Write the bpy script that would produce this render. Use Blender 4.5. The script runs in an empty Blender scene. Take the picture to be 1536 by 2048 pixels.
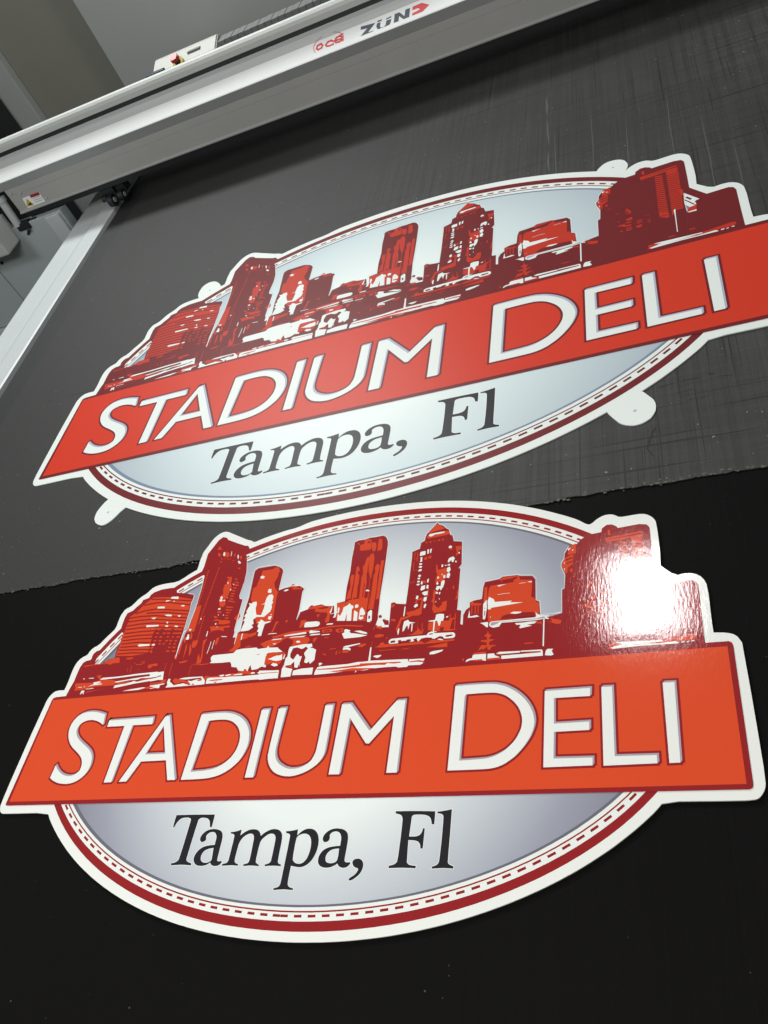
import bpy, bmesh, math, random
from mathutils import Matrix, Vector
from mathutils.geometry import tessellate_polygon

# ------------------------------------------------------------------ scene, camera, light
sc = bpy.context.scene
C = sc.collection
sc.render.engine = 'CYCLES'
sc.view_settings.view_transform = 'Standard'
sc.view_settings.look = 'None'
sc.view_settings.exposure = 0.08
sc.view_settings.gamma = 1.0
sc.view_settings.use_curve_mapping = False
sc.cycles.max_bounces = 8
sc.cycles.use_denoising = True

cam_d = bpy.data.cameras.new('camera')
cam = bpy.data.objects.new('camera', cam_d); C.objects.link(cam); sc.camera = cam
cam_d.sensor_fit = 'VERTICAL'; cam_d.sensor_height = 36.0
cam_d.lens = 36.0 * 1670.0 / 2048.0
cam_d.clip_start = 0.02; cam_d.clip_end = 60
SIGN_TOP = 0.0038
RM = Matrix(((0.9148694753012934, 0.14706632484584953, 0.37601241902132876),
             (0.13598200074959071, 0.7646561061378943, -0.6299285156413956),
             (-0.3801614638993208, 0.6274332916273799, 0.6795621575128774)))
cam.matrix_world = Matrix.Translation((0.39625, -0.39619, 0.8 + SIGN_TOP)) @ RM.to_4x4()

w = bpy.data.worlds.new('World'); sc.world = w; w.use_nodes = True
bg = w.node_tree.nodes['Background']
bg.inputs[0].default_value = (0.90, 1.0, 0.97, 1); bg.inputs[1].default_value = 0.09

def area(name, loc, target, sx, sy, watts, col=(1, 1, 1)):
    d = bpy.data.lights.new(name, 'AREA'); d.shape = 'RECTANGLE'; d.size = sx; d.size_y = sy
    d.energy = watts; d.color = col
    o = bpy.data.objects.new(name, d); C.objects.link(o); o.location = loc
    o.rotation_euler = (Vector(target) - Vector(loc)).to_track_quat('-Z', 'Y').to_euler()
    return o
area('ceiling_or_fill_lamp', (0.03, 1.69, 2.2), (0.03, 1.69, 0), 0.29, 0.40, 15, (1.0, 0.97, 0.96))
area('ceiling_or_fill_lamp', (-1.45, 2.84, 2.1), (-0.55, 0.5, 0), 1.4, 0.20, 74, (0.96, 1.0, 0.98))
area('ceiling_or_fill_lamp', (-0.15, -1.0, 1.75), (-0.10, 0.0, 0), 1.3, 0.4, 30, (1.0, 0.99, 0.94))  # unseen fill light, added behind the camera to brighten the near sign
area('ceiling_or_fill_lamp', (-1.9, 0.05, 1.5), (-1.25, 1.5, 0.05), 0.6, 0.3, 9, (0.97, 1.0, 0.98))  # extra fill added at left to lift the warning label and end hardware

# ------------------------------------------------------------------ materials
def mat(name, col, rough=0.5, spec=0.5, metal=0.0, coat=0.0):
    m = bpy.data.materials.new(name); m.use_nodes = True
    b = m.node_tree.nodes['Principled BSDF']
    b.inputs['Base Color'].default_value = (*col, 1)
    b.inputs['Roughness'].default_value = rough
    b.inputs['Specular IOR Level'].default_value = spec
    b.inputs['Metallic'].default_value = metal
    b.inputs['Coat Weight'].default_value = coat
    return m
def N(m, t, **kw):
    n = m.node_tree.nodes.new(t)
    for k, v in kw.items(): setattr(n, k, v)
    return n
def lk(m, a, b): m.node_tree.links.new(a, b)
def B(m): return m.node_tree.nodes['Principled BSDF']
def noise(m, scale, stretch=(1, 1, 1), detail=4, rough=0.6, coord='Object', rotz=0):
    tc = N(m, 'ShaderNodeTexCoord'); mp = N(m, 'ShaderNodeMapping'); nz = N(m, 'ShaderNodeTexNoise')
    mp.inputs['Scale'].default_value = stretch; mp.inputs['Rotation'].default_value = (0, 0, rotz)
    nz.inputs['Scale'].default_value = scale; nz.inputs['Detail'].default_value = detail; nz.inputs['Roughness'].default_value = rough
    lk(m, tc.outputs[coord], mp.inputs[0]); lk(m, mp.outputs[0], nz.inputs['Vector'])
    return nz.outputs[0]
def ramp(m, fac, stops):
    r = N(m, 'ShaderNodeValToRGB'); cr = r.color_ramp
    while len(cr.elements) < len(stops): cr.elements.new(0.5)
    for e, (p, c) in zip(cr.elements, stops): e.position = p; e.color = (*c, 1) if len(c) == 3 else c
    lk(m, fac, r.inputs[0]); return r.outputs[0]
def math_(m, op, a, b=None, clamp=False):
    n = N(m, 'ShaderNodeMath', operation=op); n.use_clamp = clamp
    for i, v in enumerate((a, b)):
        if v is None: continue
        if isinstance(v, (int, float)): n.inputs[i].default_value = v
        else: lk(m, v, n.inputs[i])
    return n.outputs[0]
def mixc(m, fac, a, b, mode='MIX'):
    n = N(m, 'ShaderNodeMix', data_type='RGBA', blend_type=mode)
    for i, v in ((0, fac), (6, a), (7, b)):
        if isinstance(v, (int, float)): n.inputs[i].default_value = v
        elif isinstance(v, tuple): n.inputs[i].default_value = (*v, 1)
        else: lk(m, v, n.inputs[i])
    return n.outputs[2]
def bump(m, h, strength, dist=0.001):
    b = N(m, 'ShaderNodeBump'); b.inputs['Strength'].default_value = strength; b.inputs['Distance'].default_value = dist
    lk(m, h, b.inputs['Height']); lk(m, b.outputs[0], B(m).inputs['Normal'])

def print_mats(gloss):
    cols = dict(white=(0.82, 0.83, 0.80), dark=(0.29, 0.018, 0.021), orange=(0.70, 0.074, 0.024),
                mid=(0.64, 0.064, 0.022), slate=(0.15, 0.15, 0.19), shade=(0.40, 0.35, 0.40), black=(0.022, 0.021, 0.026),
                field=(0.8, 0.8, 0.8))
    if not gloss:
        cols.update(dark=(0.16, 0.018, 0.021), orange=(0.60, 0.043, 0.021), mid=(0.50, 0.036, 0.02), shade=(0.42, 0.44, 0.55), slate=(0.19, 0.24, 0.33), white=(0.76, 0.80, 0.78))
    out = {}
    for k, c in cols.items():
        m = mat(('gloss_' if gloss else 'matte_') + k, c, 0.085 if gloss else 0.38, 0.5 if gloss else 0.11)
        # fine ink mottle
        mo = noise(m, 900, (1, 1, 1), 2)
        if k == 'field':
            tc = N(m, 'ShaderNodeTexCoord'); sep = N(m, 'ShaderNodeSeparateXYZ'); lk(m, tc.outputs['Object'], sep.inputs[0])
            dx = math_(m, 'DIVIDE', math_(m, 'ADD', sep.outputs[0], 0.075), 0.38)
            dy = math_(m, 'DIVIDE', math_(m, 'ADD', sep.outputs[1], -0.058), 0.37)
            r2 = math_(m, 'ADD', math_(m, 'MULTIPLY', dx, dx), math_(m, 'MULTIPLY', dy, dy))
            rr = math_(m, 'SQRT', r2)
            if gloss: st = [(0.0, (0.82, 0.86, 0.83)), (0.40, (0.81, 0.85, 0.84)), (0.64, (0.54, 0.57, 0.62)), (0.83, (0.33, 0.34, 0.41)), (1.0, (0.22, 0.22, 0.28))]
            else: st = [(0.0, (0.80, 0.86, 0.84)), (0.40, (0.77, 0.84, 0.83)), (0.65, (0.60, 0.69, 0.72)), (0.9, (0.43, 0.50, 0.55)), (1.0, (0.34, 0.41, 0.47))]
            col = ramp(m, rr, st)
        else:
            col = (c[0], c[1], c[2])
        lk(m, mixc(m, math_(m, 'MULTIPLY', mo, 0.10), col, (0.0, 0.0, 0.0)), B(m).inputs['Base Color'])
        if gloss:
            h1 = noise(m, 210, (1.5, 0.40, 1), 3, 0.6, rotz=0.08); h2 = noise(m, 30, (1, 1, 1), 1)
            bump(m, math_(m, 'ADD', h1, math_(m, 'MULTIPLY', h2, 0.8)), 0.085, 0.0011)
        else:
            bump(m, noise(m, 700, (1, 1, 1), 2), 0.12, 0.0006)
        out[k] = m
    return out

M = {}
M['housing_white'] = mat('housing_white', (0.78, 0.80, 0.80), 0.42)
M['housing_grey'] = mat('housing_grey', (0.45, 0.47, 0.47), 0.45)
M['face_grey'] = mat('face_grey', (0.42, 0.415, 0.40), 0.5)
M['lip_white'] = mat('lip_white', (0.52, 0.54, 0.52), 0.45)
M['black'] = mat('black_rubber', (0.010, 0.011, 0.014), 0.5)
M['rail_white'] = mat('rail_white', (0.52, 0.55, 0.56), 0.42)
M['panel_grey'] = mat('panel_grey', (0.42, 0.47, 0.48), 0.5)
M['cream'] = mat('cream_plastic', (0.36, 0.36, 0.325), 0.5)
M['red'] = mat('red_plastic', (0.36, 0.022, 0.02), 0.4)
M['logo_red'] = mat('logo_red', (0.62, 0.05, 0.06), 0.45)
M['logo_grey'] = mat('logo_grey', (0.055, 0.075, 0.10), 0.45)
M['yellow'] = mat('yellow_vinyl', (0.55, 0.40, 0.06), 0.45)
M['paper'] = mat('white_vinyl', (0.86, 0.87, 0.86), 0.45)
M['chain'] = mat('grey_chain', (0.13, 0.133, 0.135), 0.6)
M['wall_dark'] = mat('wall_brown_grey', (0.24, 0.235, 0.20), 0.8)
M['wall_light'] = mat('wall_pale_grey', (0.39, 0.405, 0.39), 0.8)
M['floor'] = mat('concrete', (0.10, 0.10, 0.095), 0.7)
for k, s in (('housing_white', .10), ('housing_grey', .12), ('face_grey', .22), ('lip_white', .15), ('rail_white', .15), ('panel_grey', .15), ('wall_dark', .12), ('wall_light', .1), ('floor', .4), ('cream', .15)):
    m = M[k]; c = tuple(B(m).inputs['Base Color'].default_value)[:3]
    f = noise(m, 9, (1, 1, 1), 6, 0.65)
    lk(m, mixc(m, math_(m, 'MULTIPLY', f, s), c, tuple(v * 0.35 for v in c)), B(m).inputs['Base Color'])
    if not k.startswith('wall'): bump(m, noise(m, 260, (1, 1, 1), 3), 0.10, 0.0008)

# cutting mat: dark felt-grey conveyor with knife marks
def mat_material(name, base, marks, light):
    m = mat(name, base, 0.6, 0.25 if base[0] > 0.02 else 0.04)
    big = noise(m, 2.2, (1, 1, 1), 4)
    fine = noise(m, 420, (1, 1, 1), 3)
    vx1 = ramp(m, noise(m, 1.0, (80, 0.8, 1), 2, 0.6), [(0.46, (0, 0, 0)), (0.53, (1, 1, 1))])      # knife streaks that run away from the viewer
    vx2 = ramp(m, noise(m, 1.0, (210, 2.2, 1), 2, 0.7, rotz=0.012), [(0.42, (0, 0, 0)), (0.60, (1, 1, 1))])
    vy = ramp(m, noise(m, 1.0, (1.8, 62, 1), 2, 0.7, rotz=0.02), [(0.47, (0, 0, 0)), (0.56, (1, 1, 1))])   # streaks along the beam
    vx = math_(m, 'ADD', math_(m, 'MULTIPLY', vx1, 0.6), math_(m, 'MULTIPLY', vx2, 0.5))
    where = ramp(m, noise(m, 1.5, (1, 1, 1), 2), [(0.38, (0.15,) * 3), (0.62, (1, 1, 1))])
    tc = N(m, 'ShaderNodeTexCoord'); sep = N(m, 'ShaderNodeSeparateXYZ'); lk(m, tc.outputs['Object'], sep.inputs[0])
    right = math_(m, 'MULTIPLY_ADD', sep.outputs[0], 0.9, True)
    n = right.node; n.inputs[2].default_value = 0.55; n.use_clamp = True
    streak = math_(m, 'MULTIPLY', math_(m, 'MULTIPLY', math_(m, 'ADD', vx, math_(m, 'MULTIPLY', vy, 0.35)), where), right)
    cuts = ramp(m, noise(m, 1.0, (2.6, 210, 1), 2, 0.6, rotz=0.03), [(0.615, (0, 0, 0)), (0.66, (1, 1, 1))])
    cuts2 = ramp(m, noise(m, 1.0, (230, 2.2, 1), 2, 0.6, rotz=-0.03), [(0.62, (0, 0, 0)), (0.67, (1, 1, 1))])
    lint = ramp(m, noise(m, 230, (1, 1, 1), 0), [(0.865, (0, 0, 0)), (0.90, (1, 1, 1))])
    b1 = mixc(m, math_(m, 'MULTIPLY', big, 0.5), base, tuple(v * 0.6 for v in base))
    b1 = mixc(m, math_(m, 'MULTIPLY', fine, 0.35), b1, tuple(v * 1.5 for v in base))
    b1 = mixc(m, math_(m, 'MULTIPLY', streak, marks), b1, tuple(v * 2.0 for v in base))
    b1 = mixc(m, math_(m, 'MULTIPLY', math_(m, 'MULTIPLY', math_(m, 'ADD', cuts, cuts2, True), right), marks), b1, tuple(v * 0.35 for v in base))
    b1 = mixc(m, math_(m, 'MULTIPLY', lint, light), b1, (0.35, 0.36, 0.34))
    lk(m, b1, B(m).inputs['Base Color'])
    bump(m, math_(m, 'ADD', fine, math_(m, 'MULTIPLY', streak, 0.5)), 0.35, 0.0012)
    return m
M['mat_grey'] = mat_material('cutting_mat_grey', (0.032, 0.0315, 0.031), 0.85, 0.6)
M['mat_black'] = mat_material('felt_black', (0.0050, 0.0045, 0.0045), 0.10, 0.22)

# ------------------------------------------------------------------ mesh helpers
def dec(s):
    out = []; x = y = 0
    for i, t in enumerate(s.split()):
        a, b = t.split(','); x += int(a); y += int(b); out.append((x * 1e-4, y * 1e-4))
    return out
def raw(s): return [tuple(int(v) * 1e-4 for v in t.split(',')) for t in s.split()]
def link(name, bm, m, parent=None, smooth=False):
    me = bpy.data.meshes.new(name); bm.to_mesh(me); bm.free()
    o = bpy.data.objects.new(name, me); C.objects.link(o)
    me.materials.append(m)
    if smooth:
        for p in me.polygons: p.use_smooth = True
    if parent is not None: o.parent = parent
    return o
def thing(name, label, cat, loc=(0, 0, 0), rotz=0, group=None):
    o = bpy.data.objects.new(name, None); C.objects.link(o); o.location = loc; o.rotation_euler = (0, 0, rotz)
    o.empty_display_size = 0.05; o['label'] = label; o['category'] = cat
    if group: o['group'] = group
    return o
def tag(o, label, cat, group=None):
    o['label'] = label; o['category'] = cat
    if group: o['group'] = group
    return o
def structure(o): o['kind'] = 'structure'; return o
def flat(bm, outer, holes=(), z=0.0, f=None):
    """fill a polygon with holes; f maps (x, y, z) to a point"""
    loops = [[Vector((x, y, 0)) for x, y in outer]] + [[Vector((x, y, 0)) for x, y in h] for h in holes]
    pts = [p for l in loops for p in l]
    vs = [bm.verts.new(f(p.x, p.y, z) if f else (p.x, p.y, z)) for p in pts]
    for t in tessellate_polygon(loops):
        a, b, c = (pts[i] for i in t)
        cr = (b.x - a.x) * (c.y - a.y) - (b.y - a.y) * (c.x - a.x)
        if abs(cr) < 1e-12: continue
        try: bm.faces.new([vs[i] for i in (t if cr > 0 else (t[0], t[2], t[1]))])
        except ValueError: pass
def ringfill(bm, a, b, z):
    n = len(a); va = [bm.verts.new((x, y, z)) for x, y in a]; vb = [bm.verts.new((x, y, z)) for x, y in b]
    for i in range(n): bm.faces.new((va[i], va[(i + 1) % n], vb[(i + 1) % n], vb[i]))
def slab(bm, outer, z0, z1, holes=()):
    flat(bm, outer, holes, z1)
    n = len(outer); ar = sum(outer[i][0] * outer[(i + 1) % n][1] - outer[(i + 1) % n][0] * outer[i][1] for i in range(n))
    pts = outer if ar > 0 else outer[::-1]
    lo = [bm.verts.new((x, y, z0)) for x, y in pts]; hi = [bm.verts.new((x, y, z1)) for x, y in pts]
    for i in range(n): bm.faces.new((lo[i], lo[(i + 1) % n], hi[(i + 1) % n], hi[i]))
def strip(bm, pts, w, z, closed=False, f=None, dz=0.0):
    n = len(pts); last = n if closed else n - 1
    for i in range(last):
        a = Vector(pts[i]); b = Vector(pts[(i + 1) % n]); d = b - a
        if d.length < 1e-7: continue
        d.normalize(); p = Vector((-d.y, d.x)) * w; e = d * w * 0.9; zz = z + dz * (i % 7)
        q = [a - e - p, b + e - p, b + e + p, a - e + p]
        bm.faces.new([bm.verts.new(f(v.x, v.y, zz) if f else (v.x, v.y, zz)) for v in q])
def box(bm, x0, x1, y0, y1, z0, z1, bev=0.0):
    r = bmesh.ops.create_cube(bm, size=1.0)
    for v in r['verts']:
        v.co = Vector((x0 + (v.co.x + .5) * (x1 - x0), y0 + (v.co.y + .5) * (y1 - y0), z0 + (v.co.z + .5) * (z1 - z0)))
    if bev:
        ed = list({e for v in r['verts'] for e in v.link_edges})
        bmesh.ops.bevel(bm, geom=ed, offset=bev, segments=2, profile=0.6, affect='EDGES')
def tube(bm, a, b, r0, r1=None, n=20):
    r1 = r0 if r1 is None else r1
    a = Vector(a); b = Vector(b); d = b - a
    mtx = Matrix.Translation((a + b) / 2) @ d.to_track_quat('Z', 'Y').to_matrix().to_4x4()
    bmesh.ops.create_cone(bm, cap_ends=True, segments=n, radius1=r0, radius2=r1, depth=d.length, matrix=mtx)
def extrude_profile(bm, prof, x0, x1, caps=True):
    """prof: list of (v, z) closed, extruded along x"""
    a = [bm.verts.new((x0, v, z)) for v, z in prof]; b = [bm.verts.new((x1, v, z)) for v, z in prof]
    n = len(prof)
    for i in range(n): bm.faces.new((a[i], b[i], b[(i + 1) % n], a[(i + 1) % n]))
    if caps: bm.faces.new(a); bm.faces.new(b[::-1])
    bmesh.ops.recalc_face_normals(bm, faces=bm.faces[:])

# ------------------------------------------------------------------ artwork outlines, tenths of a millimetre on each surface
PANEL='-4495,-794 -209,20 -381,-3 -201,0 -22,5 -23,12 -22,19 -19,29 -14,40 -7,118 0,294 5,417 6,258 13,358 1,61 7,40 11,39 19,33 25,28 25,19 27,9 45,5 97,-2 4,47 2,34 1,37 -1,56 -5,75 -1,67 3,58 9,48 14,37 21,32 26,27 34,21 39,16 24,22 7,27 14,29 22,29 33,25 46,21 39,35 33,50 31,43 31,36 34,41 35,46 16,52 -2,60 -1,58 0,56 6,41 18,43 15,35 26,21 44,19 30,18 17,16 28,36 41,56 48,46 56,37 40,35 26,35 32,29 38,21 56,16 74,11 92,5 112,0 82,15 54,30 51,33 49,36 48,29 73,36 3,58 -1,43 -4,47 0,46 5,42 2,40 0,35 9,37 19,37 26,60 35,84 37,62 41,43 40,29 41,15 41,5 40,-7 38,-14 37,-22 67,-37 147,-80 104,-58 58,-28 45,-17 34,-19 24,-19 41,1 59,21 80,24 101,26 101,23 101,22 97,16 93,11 91,23 90,35 93,25 98,13 99,12 99,10 99,9 100,8 100,6 100,4 100,3 101,1 100,0 101,-1 101,-2 100,-4 101,-6 100,-7 100,-8 100,-9 100,-11 99,-13 99,-15 98,-16 97,-18 97,-20 95,-21 95,-23 94,-25 93,-26 91,-27 91,-30 89,-30 88,-32 87,-34 85,-35 84,-36 83,-37 81,-39 80,-40 78,-41 77,-41 75,-43 74,-44 67,-49 60,-52 43,-25 25,4 29,18 31,30 36,27 41,22 43,12 45,1 35,-6 24,-12 26,-18 26,-22 49,-9 72,3 67,3 63,1 51,-10 37,-20 32,-26 27,-33 18,-32 10,-30 9,-116 7,-200 1,-153 -5,-106 -3,-58 -2,-9 37,-46 74,-82 61,-36 48,10 49,2 53,-6 47,-21 42,-37 31,-49 19,-61 8,-139 -3,-216 -1,-146 3,-116 93,-10 55,-13 45,-20 33,-34 31,-70 0,12 11,-526 6,-479 2,-343 -4,-136 -7,-42 -16,-39 -24,-35 -26,-25 -29,-13 -78,-7 -189,-1 -397,2 -151,-21 -38,-43 -40,-42 -43,-40 -45,-40 -46,-40 -46,-39 -48,-38 -49,-38 -50,-38 -50,-37 -52,-36 -53,-35 -54,-35 -54,-35 -56,-34 -56,-33 -57,-33 -59,-31 -59,-32 -59,-30 -61,-30 -62,-30 -62,-28 -63,-28 -63,-27 -65,-27 -65,-26 -65,-25 -66,-24 -67,-24 -68,-23 -68,-23 -68,-21 -69,-21 -70,-20 -70,-20 -71,-18 -72,-18 -71,-17 -72,-16 -73,-15 -73,-15 -74,-14 -73,-13 -74,-12 -75,-11 -75,-10 -75,-10 -75,-9 -75,-8 -76,-7 -76,-6 -76,-6 -76,-4 -76,-4 -77,-3 -76,-3 -77,-1 -76,0 -77,0 -76,1 -77,2 -76,3 -77,3 -76,4 -76,6 -76,5 -76,7 -76,8 -76,8 -75,9 -75,11 -75,11 -75,12 -74,13 -74,13 -73,15 -73,16 -72,16 -72,17 -72,19 -71,18 -70,20 -70,21 -69,21 -69,23 -68,22 -67,24 -67,25 -66,25 -66,26 -64,27 -64,27 -63,28 -63,29 -61,29 -61,31 -60,31 -59,31 -58,32 -58,33 -56,34 -55,34 -55,35 -53,35 -53,36 -51,37 -51,37 -49,38 -49,38 -47,39 -47,39 -45,40 -44,40 -44,41 -40,42'
TABS=['-3840,2689 -42,65 -21,66 -5,72 15,94 30,50 37,29 48,16 55,-4 51,-18 48,-34 55,-60 41,-60 42,-67 77,-111 -312,-139', '2059,2833 23,69 28,56 38,46 38,33 47,18 47,0 46,-7 45,-20 35,-26 28,-39 22,-58 11,-52 -4,-49 -15,-52 -38,-58 -35,-34 -74,-42 -198,127', '-3866,-1305 -41,-50 -34,-65 -22,-60 -3,-63 13,-62 41,-60 54,-40 61,-24 49,3 42,21 37,30 34,39 50,74 56,58 -77,90 -195,128', '2040,-1499 42,-73 48,-75 24,-27 36,-25 37,-16 37,-10 37,1 38,7 38,19 39,26 27,40 21,44 8,54 -3,48 -12,42 -16,30 -69,106 -68,46 -267,-154']
TAB_HOLES=['-3695,2838', '2287,2881', '-3779,-1534', '2285,-1541']
RING_RED_OUT='3552,710 -3,115 -13,114 -38,113 -32,112 -34,112 -40,111 -47,110 -55,109 -61,107 -69,106 -75,104 -82,101 -88,100 -95,97 -101,94 -107,92 -113,89 -119,86 -123,83 -129,80 -134,77 -138,74 -143,70 -148,66 -153,62 -157,58 -161,52 -165,48 -168,43 -171,38 -174,32 -177,26 -178,21 -179,16 -179,11 -180,6 -180,3 -180,-3 -180,-7 -178,-12 -178,-16 -176,-22 -174,-27 -172,-32 -169,-36 -167,-40 -164,-44 -162,-48 -158,-52 -155,-56 -151,-59 -148,-63 -143,-67 -139,-71 -135,-74 -129,-77 -125,-81 -119,-84 -113,-87 -108,-91 -101,-93 -95,-95 -89,-98 -83,-100 -76,-103 -70,-104 -67,-105 -73,-104 -69,-107 -50,-110 -35,-113 -26,-113 -18,-115 -11,-114 -4,-115 4,-115 12,-114 19,-114 26,-114 34,-113 41,-111 49,-111 55,-109 63,-107 70,-106 76,-104 83,-102 89,-100 96,-97 102,-95 108,-92 114,-89 120,-86 125,-82 131,-80 136,-75 141,-72 145,-68 151,-64 154,-60 158,-56 162,-51 165,-47 168,-42 170,-37 174,-33 175,-27 177,-22 178,-18 179,-12 180,-9 180,-3 180,0 179,6 179,10 179,15 177,20 175,24 174,29 172,33 170,38 166,42 164,47 161,51 157,56 154,59 150,63 146,66 141,71 137,74 132,78 127,82 121,84 116,88 109,91 103,94 97,97 91,99 83,102 77,104 70,105 63,108 56,109 48,111 41,111 34,113 26,114 19,114 12,114'
RING_RED_IN='3476,709 -4,111 -12,110 -37,109 -32,108 -33,109 -39,107 -47,106 -53,105 -61,103 -67,102 -74,100 -80,98 -87,96 -93,94 -99,91 -105,88 -111,86 -116,83 -122,81 -126,77 -132,74 -136,71 -140,68 -145,63 -150,60 -154,56 -158,51 -162,46 -165,41 -168,37 -171,31 -174,25 -174,20 -176,15 -176,11 -177,6 -177,2 -176,-2 -177,-7 -175,-11 -174,-16 -173,-21 -171,-26 -169,-31 -166,-35 -164,-38 -161,-43 -158,-46 -156,-50 -152,-54 -149,-57 -144,-61 -141,-65 -137,-68 -132,-71 -127,-75 -122,-78 -117,-81 -111,-84 -106,-87 -99,-90 -94,-92 -87,-95 -81,-97 -75,-98 -68,-101 -66,-101 -73,-101 -67,-103 -49,-106 -34,-109 -26,-109 -18,-110 -11,-111 -3,-111 4,-110 11,-111 19,-110 26,-109 33,-109 41,-108 47,-107 55,-105 61,-104 69,-102 75,-100 81,-98 88,-96 94,-94 100,-92 106,-88 112,-86 117,-83 123,-80 129,-76 133,-73 139,-70 143,-65 147,-62 151,-58 156,-53 158,-50 162,-45 165,-41 168,-36 170,-31 172,-27 174,-21 175,-17 176,-12 176,-8 177,-4 176,1 177,6 175,10 175,14 174,19 173,23 170,28 169,32 167,37 163,41 161,45 158,49 154,53 151,57 148,61 143,65 139,68 134,71 129,75 125,79 119,82 113,84 108,88 101,91 95,93 89,96 82,98 76,100 68,102 62,104 55,105 47,107 41,108 33,108 26,110 18,110 11,111'
RING_THIN='3377,708 -3,107 -13,107 -36,104 -31,105 -32,104 -39,104 -45,102 -52,101 -59,100 -66,98 -72,96 -79,95 -85,92 -90,91 -97,88 -103,85 -108,83 -114,80 -118,77 -124,75 -128,72 -133,68 -137,65 -142,62 -146,57 -151,54 -154,49 -158,45 -161,40 -165,35 -167,29 -169,25 -171,19 -171,15 -173,10 -172,6 -173,2 -172,-2 -172,-6 -172,-11 -170,-16 -169,-20 -167,-25 -164,-30 -163,-33 -160,-38 -157,-41 -155,-45 -152,-48 -148,-52 -146,-55 -141,-59 -138,-62 -133,-65 -129,-69 -124,-72 -119,-76 -114,-78 -109,-81 -103,-84 -98,-86 -91,-89 -86,-92 -79,-93 -72,-95 -67,-97 -65,-98 -70,-97 -66,-99 -48,-103 -33,-104 -25,-106 -18,-106 -11,-107 -3,-107 4,-106 11,-107 18,-106 25,-106 33,-105 40,-104 46,-102 53,-102 61,-100 66,-98 73,-97 80,-95 86,-93 92,-90 97,-88 104,-86 109,-83 115,-80 120,-77 125,-73 131,-71 135,-66 140,-64 144,-59 148,-56 151,-52 155,-47 158,-44 162,-39 163,-35 167,-30 168,-26 169,-20 171,-16 172,-12 172,-8 173,-4 172,1 172,5 172,10 171,14 170,18 168,23 167,26 165,31 163,36 159,39 158,44 154,47 151,52 147,55 144,58 140,62 135,66 132,69 126,73 122,75 116,79 111,82 105,85 99,87 93,90 86,92 81,95 73,96 67,99 60,100 54,101 46,103 40,104 32,105 25,106 18,106 11,107'
RING_SL_OUT='3319,705 -4,105 -12,105 -35,103 -31,102 -32,103 -38,102 -45,100 -51,99 -59,98 -65,97 -71,95 -77,92 -84,91 -90,89 -95,86 -102,84 -106,82 -112,78 -118,76 -121,73 -127,71 -131,67 -136,64 -140,61 -144,56 -148,53 -153,48 -156,44 -159,39 -162,34 -165,30 -167,24 -168,19 -170,14 -170,10 -170,6 -171,2 -170,-2 -170,-6 -169,-11 -168,-15 -166,-20 -165,-25 -163,-29 -160,-33 -158,-37 -156,-40 -152,-44 -150,-47 -147,-51 -143,-54 -140,-58 -135,-61 -132,-65 -127,-67 -123,-71 -118,-74 -112,-77 -107,-80 -102,-82 -96,-85 -91,-87 -84,-90 -78,-92 -72,-93 -66,-95 -63,-96 -70,-96 -65,-97 -47,-101 -33,-103 -25,-104 -17,-104 -11,-105 -3,-105 4,-104 10,-105 19,-104 25,-104 32,-103 39,-102 46,-101 52,-100 60,-98 65,-97 73,-95 78,-93 85,-91 91,-89 96,-87 102,-84 108,-81 113,-79 119,-75 124,-73 128,-69 134,-65 138,-62 142,-59 146,-55 149,-50 153,-47 157,-43 159,-39 161,-34 164,-30 166,-25 168,-20 168,-16 170,-11 170,-8 170,-3 170,0 170,6 170,9 169,14 167,18 166,22 165,26 163,30 160,35 158,39 155,43 152,46 149,51 146,54 142,57 138,61 134,65 129,68 125,71 120,74 114,78 110,80 104,83 97,86 92,88 86,91 79,93 73,95 66,97 59,98 53,100 46,101 39,102 32,103 24,104 18,104 11,105'
RING_SL_IN='3280,704 -3,104 -12,103 -35,102 -31,102 -31,101 -38,101 -44,100 -51,98 -58,97 -64,95 -70,94 -77,92 -82,90 -89,88 -94,85 -100,84 -106,80 -110,78 -116,75 -121,73 -125,69 -129,67 -134,63 -138,60 -143,56 -146,52 -151,48 -154,44 -157,38 -160,34 -163,29 -165,24 -166,19 -168,14 -168,10 -168,6 -168,2 -168,-2 -168,-6 -167,-11 -166,-15 -165,-20 -162,-24 -161,-29 -158,-32 -156,-37 -154,-40 -151,-43 -148,-47 -145,-51 -141,-53 -138,-58 -134,-60 -130,-64 -126,-67 -121,-70 -116,-73 -111,-76 -106,-79 -101,-82 -95,-84 -89,-86 -83,-89 -77,-91 -71,-93 -65,-94 -63,-95 -69,-94 -64,-97 -47,-99 -32,-102 -25,-103 -17,-103 -10,-104 -4,-104 4,-104 11,-103 18,-104 24,-102 32,-102 39,-101 45,-100 52,-99 59,-98 65,-95 71,-94 78,-93 83,-90 90,-88 95,-85 101,-84 106,-80 112,-78 117,-75 123,-72 127,-68 132,-65 136,-61 140,-58 144,-54 148,-51 151,-46 155,-43 157,-38 159,-34 162,-29 164,-25 166,-20 166,-16 168,-11 167,-8 169,-3 168,1 168,5 167,9 167,14 165,17 164,22 163,26 161,30 158,35 156,38 153,43 150,46 148,50 143,53 141,57 136,61 132,63 128,68 123,70 119,74 113,76 108,80 102,82 97,85 91,88 84,90 78,92 72,94 65,95 59,98 52,98 46,100 38,102 32,102 24,102 18,104 10,103'
ELL=(-0.0745,0.0709,0.4167,0.2592)
BANNER_EDGE='-5293,-666 -5,12 36,1501 11,36 48,15 203,5 2260,2 2864,-9 2005,-11 1414,19 239,-4 27,-18 10,-40 -3,-1457 -8,-31 -30,-16 -1654,0 -1675,-6 -2670,1 -3033,-7'
BANNER='-5248,-624 12,1477 2508,14 2857,-3 2131,-14 1503,-8 -3,-1452 -1636,-5 -1681,-4 -2682,5'
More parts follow.
